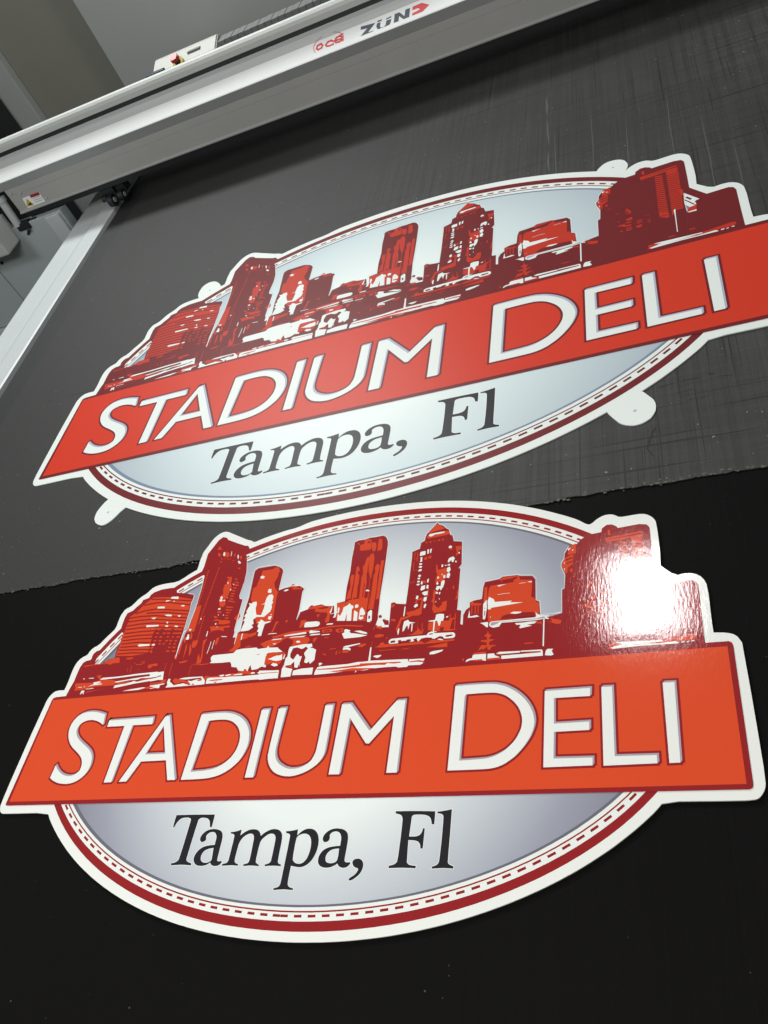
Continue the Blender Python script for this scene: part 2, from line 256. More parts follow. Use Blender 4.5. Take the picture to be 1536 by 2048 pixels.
SHIFT=(0.00194,0.00208); OUTLINE=0.00225
LETTERS=[('S', '-4166,562 29,-153 -72,40 -51,21 -52,15 -50,8 -48,1 -43,-6 -40,-13 -31,-18 -24,-23 -15,-27 -5,-33 3,-31 12,-30 21,-31 29,-33 38,-32 46,-32 54,-34 61,-35 54,-34 49,-34 39,-36 29,-37 21,-41 13,-43 6,-44 -2,-44 -10,-42 -19,-41 -29,-36 -39,-32 -42,-25 -47,-17 -49,-10 -53,-4 -55,2 -59,7 -56,13 -53,18 -44,19 -52,30 11,175 45,-46 36,-30 41,-28 42,-22 41,-16 44,-11 47,-6 43,2 39,9 32,18 38,38 4,53 -6,36 -14,36 -23,35 -31,33 -40,32 -48,33 -53,34 -55,35 -49,37 -42,39 -35,42 -30,45 -22,46 -16,49 -6,46 2,43 12,42 20,42 28,33 34,26 43,18 53,12 55,5 57,-2 58,-7 56,-12 53,-14', []), ('T', '-4057,465 735,4 14,-97 -319,3 -22,-775 -120,-2 9,775 -291,3', []), ('A', '-3130,471 64,2 394,-870 -113,0 -115,260 -388,-3 -127,-257 -116,-2', ['-3110,343 165,-391 -312,1']), ('D', '-2563,463 162,7 96,1 83,-2 68,-7 55,-12 50,-15 45,-19 45,-23 43,-29 38,-31 32,-34 28,-35 23,-38 18,-37 12,-36 9,-41 7,-44 1,-44 -4,-44 -13,-53 -21,-61 -32,-56 -44,-50 -52,-44 -60,-39 -64,-29 -67,-20 -76,-14 -86,-7 -111,-4 -205,-2', ['-2425,368 96,7 69,1 72,-4 56,-8 39,-12 38,-17 37,-23 32,-24 27,-26 24,-31 22,-36 15,-31 8,-27 6,-34 3,-40 -3,-45 -8,-49 -20,-52 -33,-55 -46,-50 -60,-44 -66,-31 -73,-18 -98,-12 -185,-9']), ('I', '-1670,471 111,1 -2,-869 -112,0', []), ('U', '-1427,474 106,1 -15,-375 -3,-147 3,-43 11,-43 18,-43 27,-37 35,-31 44,-27 51,-24 53,-13 55,-2 53,5 50,13 45,20 39,28 28,33 18,39 13,41 7,43 4,157 1,404 106,0 6,-421 -1,-161 -5,-41 -14,-41 -22,-41 -34,-38 -45,-35 -51,-31 -57,-26 -58,-19 -59,-13 -57,-5 -55,3 -57,12 -59,19 -51,26 -41,35 -34,40 -27,45 -19,45 -10,45 -3,167', []), ('M', '-561,472 114,0 304,-359 285,360 111,1 8,-869 -122,1 -2,678 -265,-326 -39,5 -261,334 -9,-690 -132,1', []), ('D', '849,607 131,2 105,0 124,-2 82,-5 41,-7 44,-12 48,-16 44,-21 41,-25 36,-24 30,-23 29,-25 27,-27 26,-28 23,-30 22,-33 20,-35 17,-36 14,-35 10,-36 7,-38 3,-35 -3,-34 -5,-33 -9,-32 -12,-35 -14,-35 -18,-34 -21,-34 -24,-35 -27,-35 -27,-32 -27,-28 -26,-23 -24,-18 -26,-18 -27,-19 -28,-15 -27,-12 -29,-11 -32,-8 -31,-6 -31,-4 -64,-3 -144,-2 -250,-1', ['993,495 131,2 78,0 68,-2 51,-4 34,-7 33,-10 34,-14 31,-17 27,-21 26,-21 24,-23 22,-24 21,-26 18,-27 15,-29 13,-30 10,-32 8,-32 3,-35 0,-33 -4,-34 -7,-31 -11,-30 -12,-29 -15,-29 -16,-27 -18,-26 -20,-23 -21,-22 -23,-22 -24,-22 -31,-21 -37,-21 -37,-18 -38,-13 -38,-10 -38,-6 -84,-5 -197,-6 3,762']), ('E', '1879,469 486,2 -4,-94 -382,2 2,-296 367,4 -2,-93 -364,-3 -2,-291 393,-4 -2,-82 -494,-4', []), ('L', '2482,473 110,-3 -2,-769 402,-3 -1,-84 -512,-7', []), ('I', '3101,475 115,-2 -13,-859 -101,-2', [])]
TOWN=[('T', '-2499,-827 205,3 134,0 200,-2 2,-55 0,-36 0,-56 -24,1 -10,28 -6,17 -6,15 -8,13 -9,10 -10,8 -10,7 -13,5 -14,3 -16,3 -19,1 -18,0 -17,-2 -13,-5 -9,-6 -6,-7 -3,-10 -6,-111 -8,-212 -2,-111 3,-10 6,-9 8,-9 18,-8 45,-12 8,-23 -72,3 -54,2 -35,-1 -52,-3 -63,-4 -9,23 36,5 20,6 15,7 12,10 10,15 7,116 6,219 2,113 -3,7 -6,6 -9,6 -11,4 -14,4 -17,1 -18,0 -18,-1 -18,-2 -16,-4 -15,-7 -14,-9 -12,-12 -11,-15 -9,-19 -8,-19 -10,-28 -17,4 -2,52 1,36', []), ('a', '-2034,-1138 -13,1 -11,6 -8,8 -6,9 -3,10 -1,11 2,11 4,13 7,13 9,12 11,11 12,10 14,9 15,7 16,6 17,4 18,3 21,1 21,0 22,-2 21,-3 19,-6 17,-6 14,-7 11,-9 9,-10 7,-13 6,-14 5,-18 3,-20 2,-19 0,-17 0,-32 0,-69 1,-68 1,-26 2,-7 5,-6 6,-3 8,-2 9,1 11,2 17,4 9,-16 -10,-17 -9,-9 -10,-6 -12,-5 -14,-3 -15,-2 -16,0 -14,2 -13,4 -12,6 -10,6 -8,8 -8,12 -23,-17 -15,-8 -15,-6 -18,-4 -20,-3 -20,-1 -21,1 -19,2 -15,3 -14,6 -12,6 -12,9 -11,10 -8,11 -6,12 -4,12 -2,15 1,15 4,18 7,17 10,17 13,16 15,14 16,11 16,10 19,7 21,6 22,5 23,3 26,3 41,3 0,48 0,22 -2,12 -3,12 -5,11 -7,11 -9,9 -9,8 -12,6 -11,3 -10,1 -13,0 -13,-2 -12,-4 -10,-5 -10,-7 -8,-8 -6,-8 -6,-13 6,-15 4,-11 2,-17 -14,-13 -13,-6', ['-1860,-1204 7,-60 3,-32 5,-38 -14,-15 -12,-7 -14,-6 -15,-3 -17,-1 -16,1 -15,2 -13,5 -11,6 -9,8 -7,9 -6,12 -3,14 -1,14 2,15 4,13 7,14 10,11 12,10 15,8 19,7 24,6']), ('m', '-1684,-1030 50,7 35,7 52,14 2,-63 22,19 16,11 18,11 18,9 18,8 21,6 23,3 21,1 21,-2 19,-4 18,-7 15,-10 12,-11 11,-15 13,-25 26,23 17,13 17,10 18,9 18,8 20,6 22,5 22,1 20,-2 19,-4 18,-6 16,-9 14,-12 12,-13 8,-16 7,-21 5,-25 2,-69 1,-113 4,-62 7,-11 13,-8 25,-8 2,-18 -39,3 -26,1 -26,1 -25,-1 -26,-1 -24,-2 -33,-3 -5,18 33,8 15,6 10,7 7,9 3,11 2,59 -1,107 -2,60 -2,14 -4,13 -6,11 -9,10 -10,8 -13,5 -15,2 -16,0 -16,-3 -15,-6 -14,-8 -17,-13 -19,-17 -15,-17 -10,-19 -6,-33 -2,-48 0,-52 0,-57 5,-33 9,-9 13,-8 24,-8 2,-18 -33,3 -23,2 -23,1 -25,0 -26,-1 -26,-2 -39,-4 -5,19 35,8 16,6 7,7 5,11 3,15 0,59 -4,103 -2,59 -2,14 -4,13 -5,12 -7,10 -11,8 -12,5 -14,2 -15,0 -14,-4 -15,-6 -15,-8 -15,-11 -17,-15 -14,-19 -12,-23 -8,-35 -3,-46 -1,-51 0,-55 4,-31 8,-9 13,-8 31,-8 3,-19 -39,3 -27,1 -27,0 -26,-1 -40,-3 -47,-3 -3,19 38,8 16,6 7,7 6,10 3,12 1,69 1,126 -2,68 -4,9 -5,7 -9,5 -12,3 -23,2', []), ('p', '-969,-1021 51,3 36,5 56,12 6,-65 17,18 14,13 16,13 17,10 17,9 20,6 22,3 22,0 23,-3 20,-6 18,-9 17,-13 17,-17 13,-18 9,-19 8,-21 5,-22 3,-23 1,-25 -1,-24 -3,-25 -5,-24 -8,-24 -9,-23 -11,-22 -14,-21 -18,-20 -18,-16 -19,-12 -21,-9 -24,-7 -24,-2 -26,0 -29,4 -52,9 0,-130 3,-50 6,-16 10,-11 14,-8 16,-6 28,-5 5,-19 -45,3 -30,1 -31,1 -30,-1 -42,-3 -57,-6 -5,19 36,8 17,7 10,9 7,13 4,17 1,127 0,239 -2,125 -3,10 -6,7 -9,5 -12,4 -26,5', ['-825,-1153 4,63 11,14 14,12 18,8 18,6 18,2 19,0 19,-3 16,-7 15,-9 13,-13 12,-17 8,-19 6,-22 4,-24 2,-26 0,-26 -3,-26 -5,-26 -7,-26 -10,-22 -13,-19 -15,-15 -16,-9 -17,-6 -17,-2 -17,1 -19,4 -16,6 -13,9 -11,10 -9,12 -6,61']), ('a', '-461,-1138 -14,1 -10,6 -8,8 -5,9 -3,13 0,14 4,14 7,14 10,13 13,14 15,11 15,8 16,8 18,6 19,4 22,2 21,0 22,-2 21,-3 20,-4 17,-7 15,-8 13,-10 11,-11 8,-12 6,-15 5,-20 3,-24 1,-35 0,-46 -1,-48 -2,-49 0,-30 2,-10 4,-8 7,-5 9,-3 11,-1 12,1 21,1 7,-13 -11,-16 -9,-9 -10,-8 -12,-6 -12,-4 -13,-2 -13,0 -13,2 -13,4 -12,6 -11,6 -9,9 -12,16 -19,-14 -14,-8 -16,-7 -16,-6 -18,-5 -18,-3 -19,-2 -19,1 -19,3 -17,5 -16,6 -13,9 -12,11 -8,13 -6,14 -3,16 -1,18 3,17 5,17 8,17 11,16 14,15 17,12 19,10 20,8 22,6 24,4 31,4 59,5 0,44 -1,22 -2,13 -3,15 -6,15 -7,13 -11,11 -12,9 -14,5 -14,3 -13,0 -14,-2 -13,-4 -11,-5 -10,-7 -7,-8 -8,-14 6,-16 2,-12 0,-12 -4,-11 -8,-11 -13,-7', ['-287,-1204 3,-51 0,-29 -1,-24 -4,-17 -7,-10 -10,-8 -13,-5 -14,-4 -16,-2 -16,-1 -16,2 -14,3 -12,6 -9,8 -6,11 -4,12 -2,14 1,14 3,13 6,14 9,12 11,11 13,10 15,8 20,6 23,4']), ('comma', '-38,-1402 -9,3 -12,3 -12,4 -11,7 -10,9 -7,11 -5,11 -3,12 2,11 6,9 8,8 11,5 12,3 13,1 13,0 14,-3 13,-5 11,-8 10,-9 7,-12 5,-13 3,-13 1,-13 -1,-15 -4,-15 -5,-17 -8,-15 -10,-15 -13,-14 -15,-14 -16,-12 -16,-11 -14,-8 -14,-6 -11,-2 -11,3 -4,12 6,10 11,8 19,11 16,11 14,13 11,13 7,13 4,11 1,14', []), ('F', '304,-816 167,1 111,-2 169,-4 2,-50 1,-35 -1,-52 -28,4 -6,29 -6,17 -7,14 -8,10 -10,8 -11,6 -13,6 -15,4 -17,3 -22,2 -29,1 -27,0 -23,-1 -16,-3 -8,-4 -6,-6 -3,-8 -2,-12 0,-17 -1,-49 -3,-125 41,-1 22,1 17,2 14,4 11,4 9,6 8,7 7,10 5,13 4,14 4,23 21,0 0,-83 0,-120 -25,-2 -6,29 -5,15 -7,10 -8,9 -9,7 -13,6 -16,4 -26,3 -52,2 8,-159 4,-57 3,-10 7,-7 10,-7 12,-5 15,-4 19,-2 35,-2 -1,-26 -53,3 -38,1 -39,0 -37,0 -51,-2 -76,-3 1,23 36,8 18,7 14,8 10,9 7,12 4,53 2,96 1,103 -1,110 -2,62 -3,13 -4,13 -6,11 -9,9 -12,6 -17,6 -34,7', []), ('l', '776,-826 55,6 39,6 61,12 3,-256 0,-204 2,-71 4,-8 6,-7 10,-6 14,-6 28,-10 -1,-22 -37,2 -26,1 -27,1 -29,0 -29,-2 -31,-2 -46,-3 0,20 32,9 15,7 9,7 7,10 6,12 4,59 3,107 1,109 -1,111 -2,60 -2,11 -4,9 -7,7 -9,6 -11,3 -14,3 -24,2', [])]
SKYLINE=[
('domed_building',['O-4182,1444 125,2 8,-20 -54,-13 -63,10', 'D-4492,1934 -11,117 -2,118 17,72 93,40 35,48 67,67 16,58 98,25 12,51 46,40 126,36 151,5 123,-5 43,-99 218,-45 98,-28 26,-36 1,-66 -10,-57 18,-117 11,-367 -2,-136 -2,-175 1,-82 -1089,102 -15,143 15,55 -9,185', 'O-4405,2171 0,-131 2,-116 -1,-71 12,-157 -7,-111 7,-86 296,-28 273,15 6,97 -25,140 -8,98 31,74 493,-54 -8,189 -8,130 -18,190 -201,58 -158,26 -381,42 -114,-105 -100,-137', 'X-4115,2434 257,-33 493,-91 -7,23 -494,91 -258,33', 'X-4214,2337 223,17 249,-25 394,-93 -5,22 -396,94 -254,25 -225,-16', 'X-4321,2202 164,29 209,7 615,-107 -6,22 -618,108 -214,-7 -166,-28', 'X-4109,2184 339,-24 442,-87 -6,22 -444,88 -342,24', 'X-4409,2129 196,9 278,-16 614,-111 -6,22 -616,112 -282,16 -197,-9', 'X-4398,2065 212,4 245,-9 609,-99 -7,21 -611,100 -247,10 -214,-4', 'X-4391,1991 233,10 242,-6 589,-91 -6,22 -592,91 -245,7 -234,-10', 'X-4389,1929 257,5 244,-13 553,-76 -7,22 -554,76 -247,13 -258,-4', 'X-4384,1861 280,3 258,-11 75,-6 -9,22 -76,6 -259,11 -281,-2', 'X-4380,1797 301,3 259,-17 -9,21 -261,19 -302,-4', 'X-4370,1737 255,4 288,-16 -10,22 -289,16 -256,-4', 'X-4369,1680 277,3 292,-30 -9,22 -293,30 -279,-3', 'X-4362,1627 296,-9 260,-26 -8,21 -262,27 -297,9', 'X-4373,1579 331,-22 228,-19 -9,22 -228,18 -332,23', 'X-4369,1517 256,-4 291,-32 -7,21 -294,32 -257,4', 'O-3809,1869 0,22 67,-4 2,-26', 'O-3678,1855 0,22 134,-12 2,-25', 'O-3496,1835 0,22 148,-14 1,-25', 'O-3799,1805 0,22 51,-3 2,-25', 'O-3677,1792 0,22 51,-3 2,-25', 'O-3601,1783 0,23 58,-4 2,-25', 'O-3496,1772 1,22 154,-14 2,-25', 'O-3790,1741 0,22 36,-1 2,-25', 'O-3714,1733 1,22 50,-2 2,-25', 'O-3577,1719 0,22 35,-1 2,-25', 'O-3487,1709 0,22 35,-1 2,-25', 'O-3405,1701 0,21 57,-3 2,-25', 'O-3796,1680 1,22 50,-3 3,-25', 'O-3705,1670 1,22 50,-2 2,-25', 'O-3584,1658 1,22 50,-3 2,-25', 'O-3509,1650 1,22 49,-3 2,-24', 'O-3420,1641 1,22 49,-3 2,-24', 'O-3685,1617 1,22 35,-1 2,-24', 'O-3610,1610 1,22 35,-1 2,-25', 'O-3497,1599 0,21 35,-1 2,-24', 'O-3416,1590 1,22 42,-2 1,-24', 'O-3490,1540 0,21 35,-1 2,-24', 'O-3416,1532 0,22 57,-3 1,-24', 'O-3798,1570 1,22 43,-2 2,-24', 'O-3504,1481 0,21 50,-2 1,-24', 'O-3401,1471 1,21 63,-4 2,-24', 'O-3803,1510 0,21 50,-2 2,-25', 'W-3744,2440 124,-12 12,-46 -147,27', 'W-3838,2367 29,23 65,-12 -55,-16', 'W-3688,2348 24,16 2,-26', 'W-3519,2246 23,19 49,-13 -8,-18', 'W-3945,2289 133,-13 9,-34 -134,14', 'W-3764,2124 68,-1 72,-15 1,-25 -78,12', 'W-3514,2087 53,-6 2,-24 -39,7', 'W-3993,2098 90,0 -13,-25 -29,-2', 'W-3676,1978 10,23 26,-23 -12,-17', 'W-4029,1976 224,-19 9,-25 -227,10', 'W-3680,1929 53,4 6,-29 -49,6', 'W-3511,1896 23,16 53,-17 -12,-16', 'W-4061,1642 38,14 185,-19 2,-25 -186,5', 'W-3798,1608 11,29 47,-7 -6,-24', 'W-3312,1788 -3,-140 11,-252 7,-50 7,52 -8,261 3,113 41,26 16,15 -19,-8', 'W-3459,2457 95,-24 29,-33 -2,-66 -7,-58 17,-117 13,-364 9,-3 -13,363 -16,118 7,56 2,69 -38,43 -98,25', 'O-3497,1558 49,2 3,-27', 'O-3508,1492 70,2 -7,-19', 'O-3415,1489 78,-1 -7,-19', 'O-3785,1498 40,10 -4,-27', 'O-3809,1562 52,15 -4,-27', 'O-3839,1640 86,5 1,-41 -76,7']),
('needle_tower',['D-3350,2820 15,114 -6,157 -3,80 69,140 56,112 62,46 77,-29 35,-44 176,-89 170,-81 62,-13 49,-71 -38,-84 52,-149 49,-188 12,-179 -11,-179 -6,-64 22,-53 53,-21 5,-356 6,-159 15,-29 -19,-273 -906,89 76,-113 -8,200 24,215 9,163 17,227 -33,566', 'W-2571,2901 46,-180 12,-178 -12,-179 -3,-65 22,-52 54,-20 10,-93 -7,-264 3,-146 9,-3 -3,146 7,263 -12,98 -56,25 -19,44 4,63 12,179 -12,180 -46,180', 'W-3274,2757 20,-199 16,-367 -12,-228 -3,-139 9,-3 3,138 12,228 -15,368 -21,198', 'O-3163,3293 67,-83 -93,20', 'O-3156,3148 18,13 39,-30 10,-56 -47,31', 'O-3039,3082 -13,65 50,8 59,-26 18,-73 -46,-5', 'W-3043,3094 -9,53 22,12 18,-50 -4,-30', 'O-2919,3149 16,-2 16,-104 -18,10', 'W-2909,3151 10,-5 12,-88 -10,6', 'O-2848,3083 21,28 14,-96', 'W-2765,3008 -12,56 16,-3 16,-41 0,-42', 'O-2731,3033 35,2 13,-71 -25,12', 'O-3073,3049 41,-15 -8,-22', 'O-3009,3031 21,4 1,-28', 'O-2955,3022 37,2 -6,-30', 'O-2903,3022 21,-11 -5,-20', 'O-2863,2985 56,-17 -10,-14', 'O-2637,2980 55,-17 -25,-11', 'O-3069,2986 37,2 -4,-35', 'O-2707,2823 55,-16 -8,-21 -32,12', 'W-2739,2935 18,12 42,-37 -2,-27 -33,14', 'O-3055,2850 0,21 21,-3 1,-21', 'O-3056,2810 -1,21 21,-3 1,-22', 'O-3058,2769 -1,22 22,-3 0,-22', 'O-3060,2730 -1,21 22,-3 1,-22', 'O-3062,2690 0,21 21,-3 1,-21', 'O-3063,2650 -1,21 21,-3 1,-21', 'O-3065,2611 -1,21 21,-3 1,-21', 'O-3067,2572 -1,20 22,-2 0,-21', 'O-3068,2532 -1,21 21,-3 1,-20', 'O-3070,2493 -1,21 21,-3 1,-20', 'O-3072,2455 -1,20 21,-3 1,-20', 'O-3074,2416 0,21 21,-3 1,-21', 'O-3075,2378 -1,20 21,-3 1,-20', 'O-3077,2339 -1,21 21,-3 1,-21', 'O-3079,2301 0,20 21,-2 0,-21', 'O-3080,2263 -1,20 21,-3 1,-20', 'O-3082,2225 -1,20 21,-2 1,-21', 'O-3084,2187 0,20 20,-2 1,-20', 'O-3085,2150 -1,20 21,-3 1,-20', 'O-3087,2112 -1,20 21,-2 1,-20', 'O-3089,2075 0,20 20,-3 1,-20', 'O-3090,2038 -1,19 21,-2 1,-20', 'O-3092,2001 -1,19 21,-2 1,-20', 'O-3093,1964 -1,19 20,-2 1,-20', 'O-3095,1927 -1,19 21,-2 1,-19', 'O-3097,1890 0,20 20,-3 1,-19', 'O-3235,2823 -1,22 25,-4 1,-22', 'O-3234,2782 -1,21 25,-3 1,-22', 'O-3233,2741 -1,21 25,-3 1,-22', 'O-3231,2700 -1,21 24,-3 1,-22', 'O-3230,2659 -1,22 25,-4 0,-21', 'O-3229,2619 -1,21 25,-4 1,-21', 'O-3228,2578 -1,22 25,-4 1,-21', 'O-3227,2538 -1,21 25,-3 1,-21', 'O-3225,2498 -1,21 24,-3 1,-21', 'O-3224,2458 -1,21 24,-3 1,-21', 'O-3223,2419 -1,20 24,-3 1,-21', 'O-3222,2379 -1,21 25,-3 1,-21', 'O-3221,2340 -1,20 25,-3 1,-20', 'O-3219,2301 -1,20 24,-3 1,-20', 'O-3218,2262 -1,20 24,-3 1,-20', 'O-3217,2223 -1,20 24,-3 1,-20', 'O-3216,2184 -1,20 24,-3 1,-20', 'O-2856,2672 96,-9 17,-59 -1,-44 39,-108 -16,-41 -2,-86 -35,-25 33,-132 -25,-32 -61,15 -37,75 -18,103 45,37 -27,91 -1,74 43,23 -19,62 45,-7 -54,38', 'O-2700,2628 57,-23 -10,-17 -40,16', 'O-2682,2566 86,-27 -10,-16 -69,20', 'O-2676,2521 85,-23 -7,-24 -69,17', 'O-2682,2471 62,-19 -1,-23 -54,16', 'O-2689,2421 61,-16 0,-21 -54,14', 'O-2688,2370 68,-16 -8,-21 -52,12', 'O-2689,2327 68,-16 -8,-20 -58,14', 'O-2684,2279 71,-19 -9,-17 -61,16', 'O-2699,2243 61,-15 78,-31 -12,-6 -120,30', 'O-2697,2143 127,-29 -16,-17 -119,26', 'O-2710,2096 133,-28 -9,-15 -79,9', 'O-2673,2043 74,-16 -2,-17 -77,15', 'O-2665,1993 50,-6 -8,-20 -43,5', 'O-2666,1952 64,-8 -6,-27 -52,13', 'O-2830,2076 75,-17 -6,-24 -60,11', 'O-2877,2004 77,-23 -6,-27 -29,4', 'W-2814,2570 16,5 14,-24 -10,-13', 'W-2703,2528 15,1 11,-20 -16,0', 'W-2726,2438 18,0 7,-23 -13,-2', 'W-2854,2313 23,19 21,-25 -5,-28 -23,6', 'W-2744,2298 17,1 6,-18', 'W-2855,2270 32,10 29,-25 -15,-19 -30,6', 'W-2786,2254 34,3 -1,-22 -21,3', 'W-2832,2118 35,10 14,-30 -39,-2', 'W-2802,2009 17,5 2,-21', 'W-2715,1999 17,4 1,-20', 'W-3086,1973 17,12 6,-26', 'O-3181,2218 37,-4 17,-267 3,-177 -128,1 21,188 0,216', 'O-2447,2022 38,-87 -41,-66 -56,50 30,38', 'O-2864,1917 63,23 124,-45', 'O-2828,1738 -48,87 127,-7 59,-14 149,4 3,-34 -103,4 31,-57 -91,30 -95,-3 -68,-46', 'O-2746,1851 -3,55 96,3 89,-24 13,-42 -107,-9', 'O-2856,1634 -22,-105 34,-186 7,-104 -79,-6 -66,-7 75,19 -17,92 6,65 50,-109 -8,105 -25,120 -13,81', 'O-2653,1639 -8,-105 -15,-38 -27,42 3,79 60,23', 'O-2716,1579 -2,-79 -4,-52 -7,66', 'O-2772,1585 2,-93 -3,-117 -9,92', 'O-3087,1617 85,-2 -4,-73 -15,-38 -48,-2 -23,49', 'O-3179,1600 24,-109 -1,-80 -7,-78 -12,93 -14,121', 'O-3130,1582 61,-100 9,-67 -17,-50 -30,108', 'O-3175,1797 7,-63 14,-83 29,-3 -9,69', 'O-3291,1558 15,-122 24,-29 -10,148 10,52 -24,-11', 'O-3218,1590 1,81 -54,33 9,-69', 'O-3300,1346 -34,56 24,11 32,-10 7,-60', 'O-3044,2002 -1,18 21,-2 0,-19', 'O-3043,1963 0,18 21,-3 0,-18', 'O-3041,1924 0,18 20,-3 0,-18', 'O-3040,1885 0,18 21,-3 0,-18', 'O-3038,1846 0,18 20,-3 0,-17', 'O-3037,1807 0,18 20,-2 1,-18', 'O-3035,1769 0,18 20,-3 0,-17', 'O-3034,1731 0,17 20,-2 1,-18', 'O-3032,1692 -1,18 21,-2 0,-18', 'O-3031,1655 0,17 20,-2 0,-18', 'O-3029,1617 -1,17 21,-2 0,-17', 'W-3232,1816 41,6 13,-18 -22,-19', 'W-3217,1733 20,2 26,-68 -8,-27 -46,12 5,47', 'W-3088,1981 10,12 15,-25 -11,-10', 'W-2806,1865 19,7 13,-20 -17,-12', 'W-2759,1805 9,6 6,-18', 'W-2795,2009 10,5 2,-21', 'W-2707,1995 10,2 3,-17', 'W-2891,1664 -1,81 7,13 9,-42 -1,-54', 'W-2634,1643 99,-14 -3,-10 -78,9', 'W-2380,1492 -7,158 16,1 -2,-94 1,-72', 'W-2291,1548 -8,99 17,-2 4,-96', 'W-2729,1588 0,-86 3,-53 8,-2 -3,53 0,85', 'W-2779,1573 0,-85 -8,-104 9,-3 8,103 0,86']),
('lit_tower',['D-2380,2719 48,33 144,4 124,2 92,-39 55,-45 20,-39 10,-323 25,-143 70,-387 15,-262 -617,65 17,77 32,30 -19,347 12,201 -29,408', 'W-1882,2317 -3,315 -27,51 -63,55 -94,40 -124,-1 -146,-5 -57,-41 -1,-80 30,-443 -2,-236 22,-266 9,-2 -22,265 1,236 -29,443 0,76 54,38 144,5 124,2 90,-38 59,-52 23,-44 4,-315', 'P-2253,2585 5,109 160,-1 47,29 57,-8 40,-79 -16,-20 3,-66 -23,-68 -10,-42 25,-74 39,-48 39,-47 -3,-97 31,-330 -13,-51 -97,-29 -135,15 -54,100 -133,291 -22,31 -14,200 49,22 10,114', 'X-2133,2677 51,0 12,-82 2,-87 -17,-70 -25,18 -2,116', 'X-2211,2689 64,-10 -18,-63 -56,-21 -7,52', 'X-2186,2410 76,46 -2,-42 -50,-19', 'X-2239,2303 17,12 1,-43', 'X-2249,2390 43,-9 -17,-12', 'X-2158,2201 73,4 -9,-116 20,-126 -34,-23 -49,33 -19,71 40,50', 'V-2259,2582 28,22 55,-23 -31,-13 33,-23 -64,9', 'V-2064,2308 9,44 51,-17 -8,-20 19,-24 -16,-16 -43,10', 'V-2337,1685 29,157 -32,17 26,51 -32,18 36,64 -23,9 34,100 -27,45 45,-13 22,18 52,7 19,-44 -2,-68 30,-86 15,-29 77,-16 16,113 -4,70 -66,-6 62,20 8,96 24,39 53,0 30,-39 -1,-76 20,-23 -17,-39 18,-44 -10,-66 -36,-36 -42,-43 -123,15 -42,-42 26,-70 -30,-10 38,-44 -55,-41 -64,-6', 'V-2050,1845 40,-24 32,-24 91,3 -2,-17 -80,-20 -8,-118 0,-71 -54,5 -3,59 -30,17 12,51 -27,30 10,58 -36,11 44,8', 'V-1943,1840 3,40 52,0 -11,-59', 'V-1927,1905 31,7 -2,-17', 'O-1834,1617 16,63 13,104 53,-6 -30,-36 -16,-90 -14,-44 -23,-11', 'O-2170,1633 101,16 -1,-46 -83,-30 -58,19']),
('box_building',['D-1895,2302 86,27 103,14 146,-9 81,-58 -19,-45 17,-273 -2,-183 -1,-106 17,-181 -336,35 -58,482', 'W-1879,2309 70,27 95,15 159,-14 76,-61 -16,-51 18,-273 -9,-171 9,-4 9,171 -18,274 15,56 -84,69 -163,14 -96,-15 -71,-27', 'W-1803,2280 15,18 52,5 7,-20 -39,-12', 'O-1711,2337 5,34 42,16 26,-53 59,-29 55,-15 12,-22 -76,17 -91,-1 32,30 -42,10']),
('low_building',['D-1503,1749 29,42 20,103 108,31 16,41 33,22 23,-19 123,11 70,-35 101,-13 24,3 34,-176 16,-205 -573,-14', 'O-1328,1955 43,8 143,6 63,-37 100,-4 11,-86 -24,-36 11,-117 -46,-14 -19,34 19,88 -21,42 -101,12 -86,24 9,45 -94,-2', 'O-1182,1829 40,-12 -22,-42 -23,22', 'O-1410,1758 82,-3 -21,-76 -29,-35 -37,-2', 'O-1651,1786 31,3 2,-33 -32,-3', 'X-1214,1925 160,6 17,-22 -91,-8', 'W-1340,1640 -2,64 22,17 150,-7 46,-15 14,-34 -19,-30 -85,-3', 'O-1273,1677 21,15 83,-10 17,-25 -22,-13 -34,17 -62,-1', 'W-1003,1833 25,89 4,10 -1,-89 -13,-24', 'W-1014,1642 15,17 85,-3 -2,-19', 'W-957,1939 37,2 29,-121 -9,-77 -36,-2 15,43']),
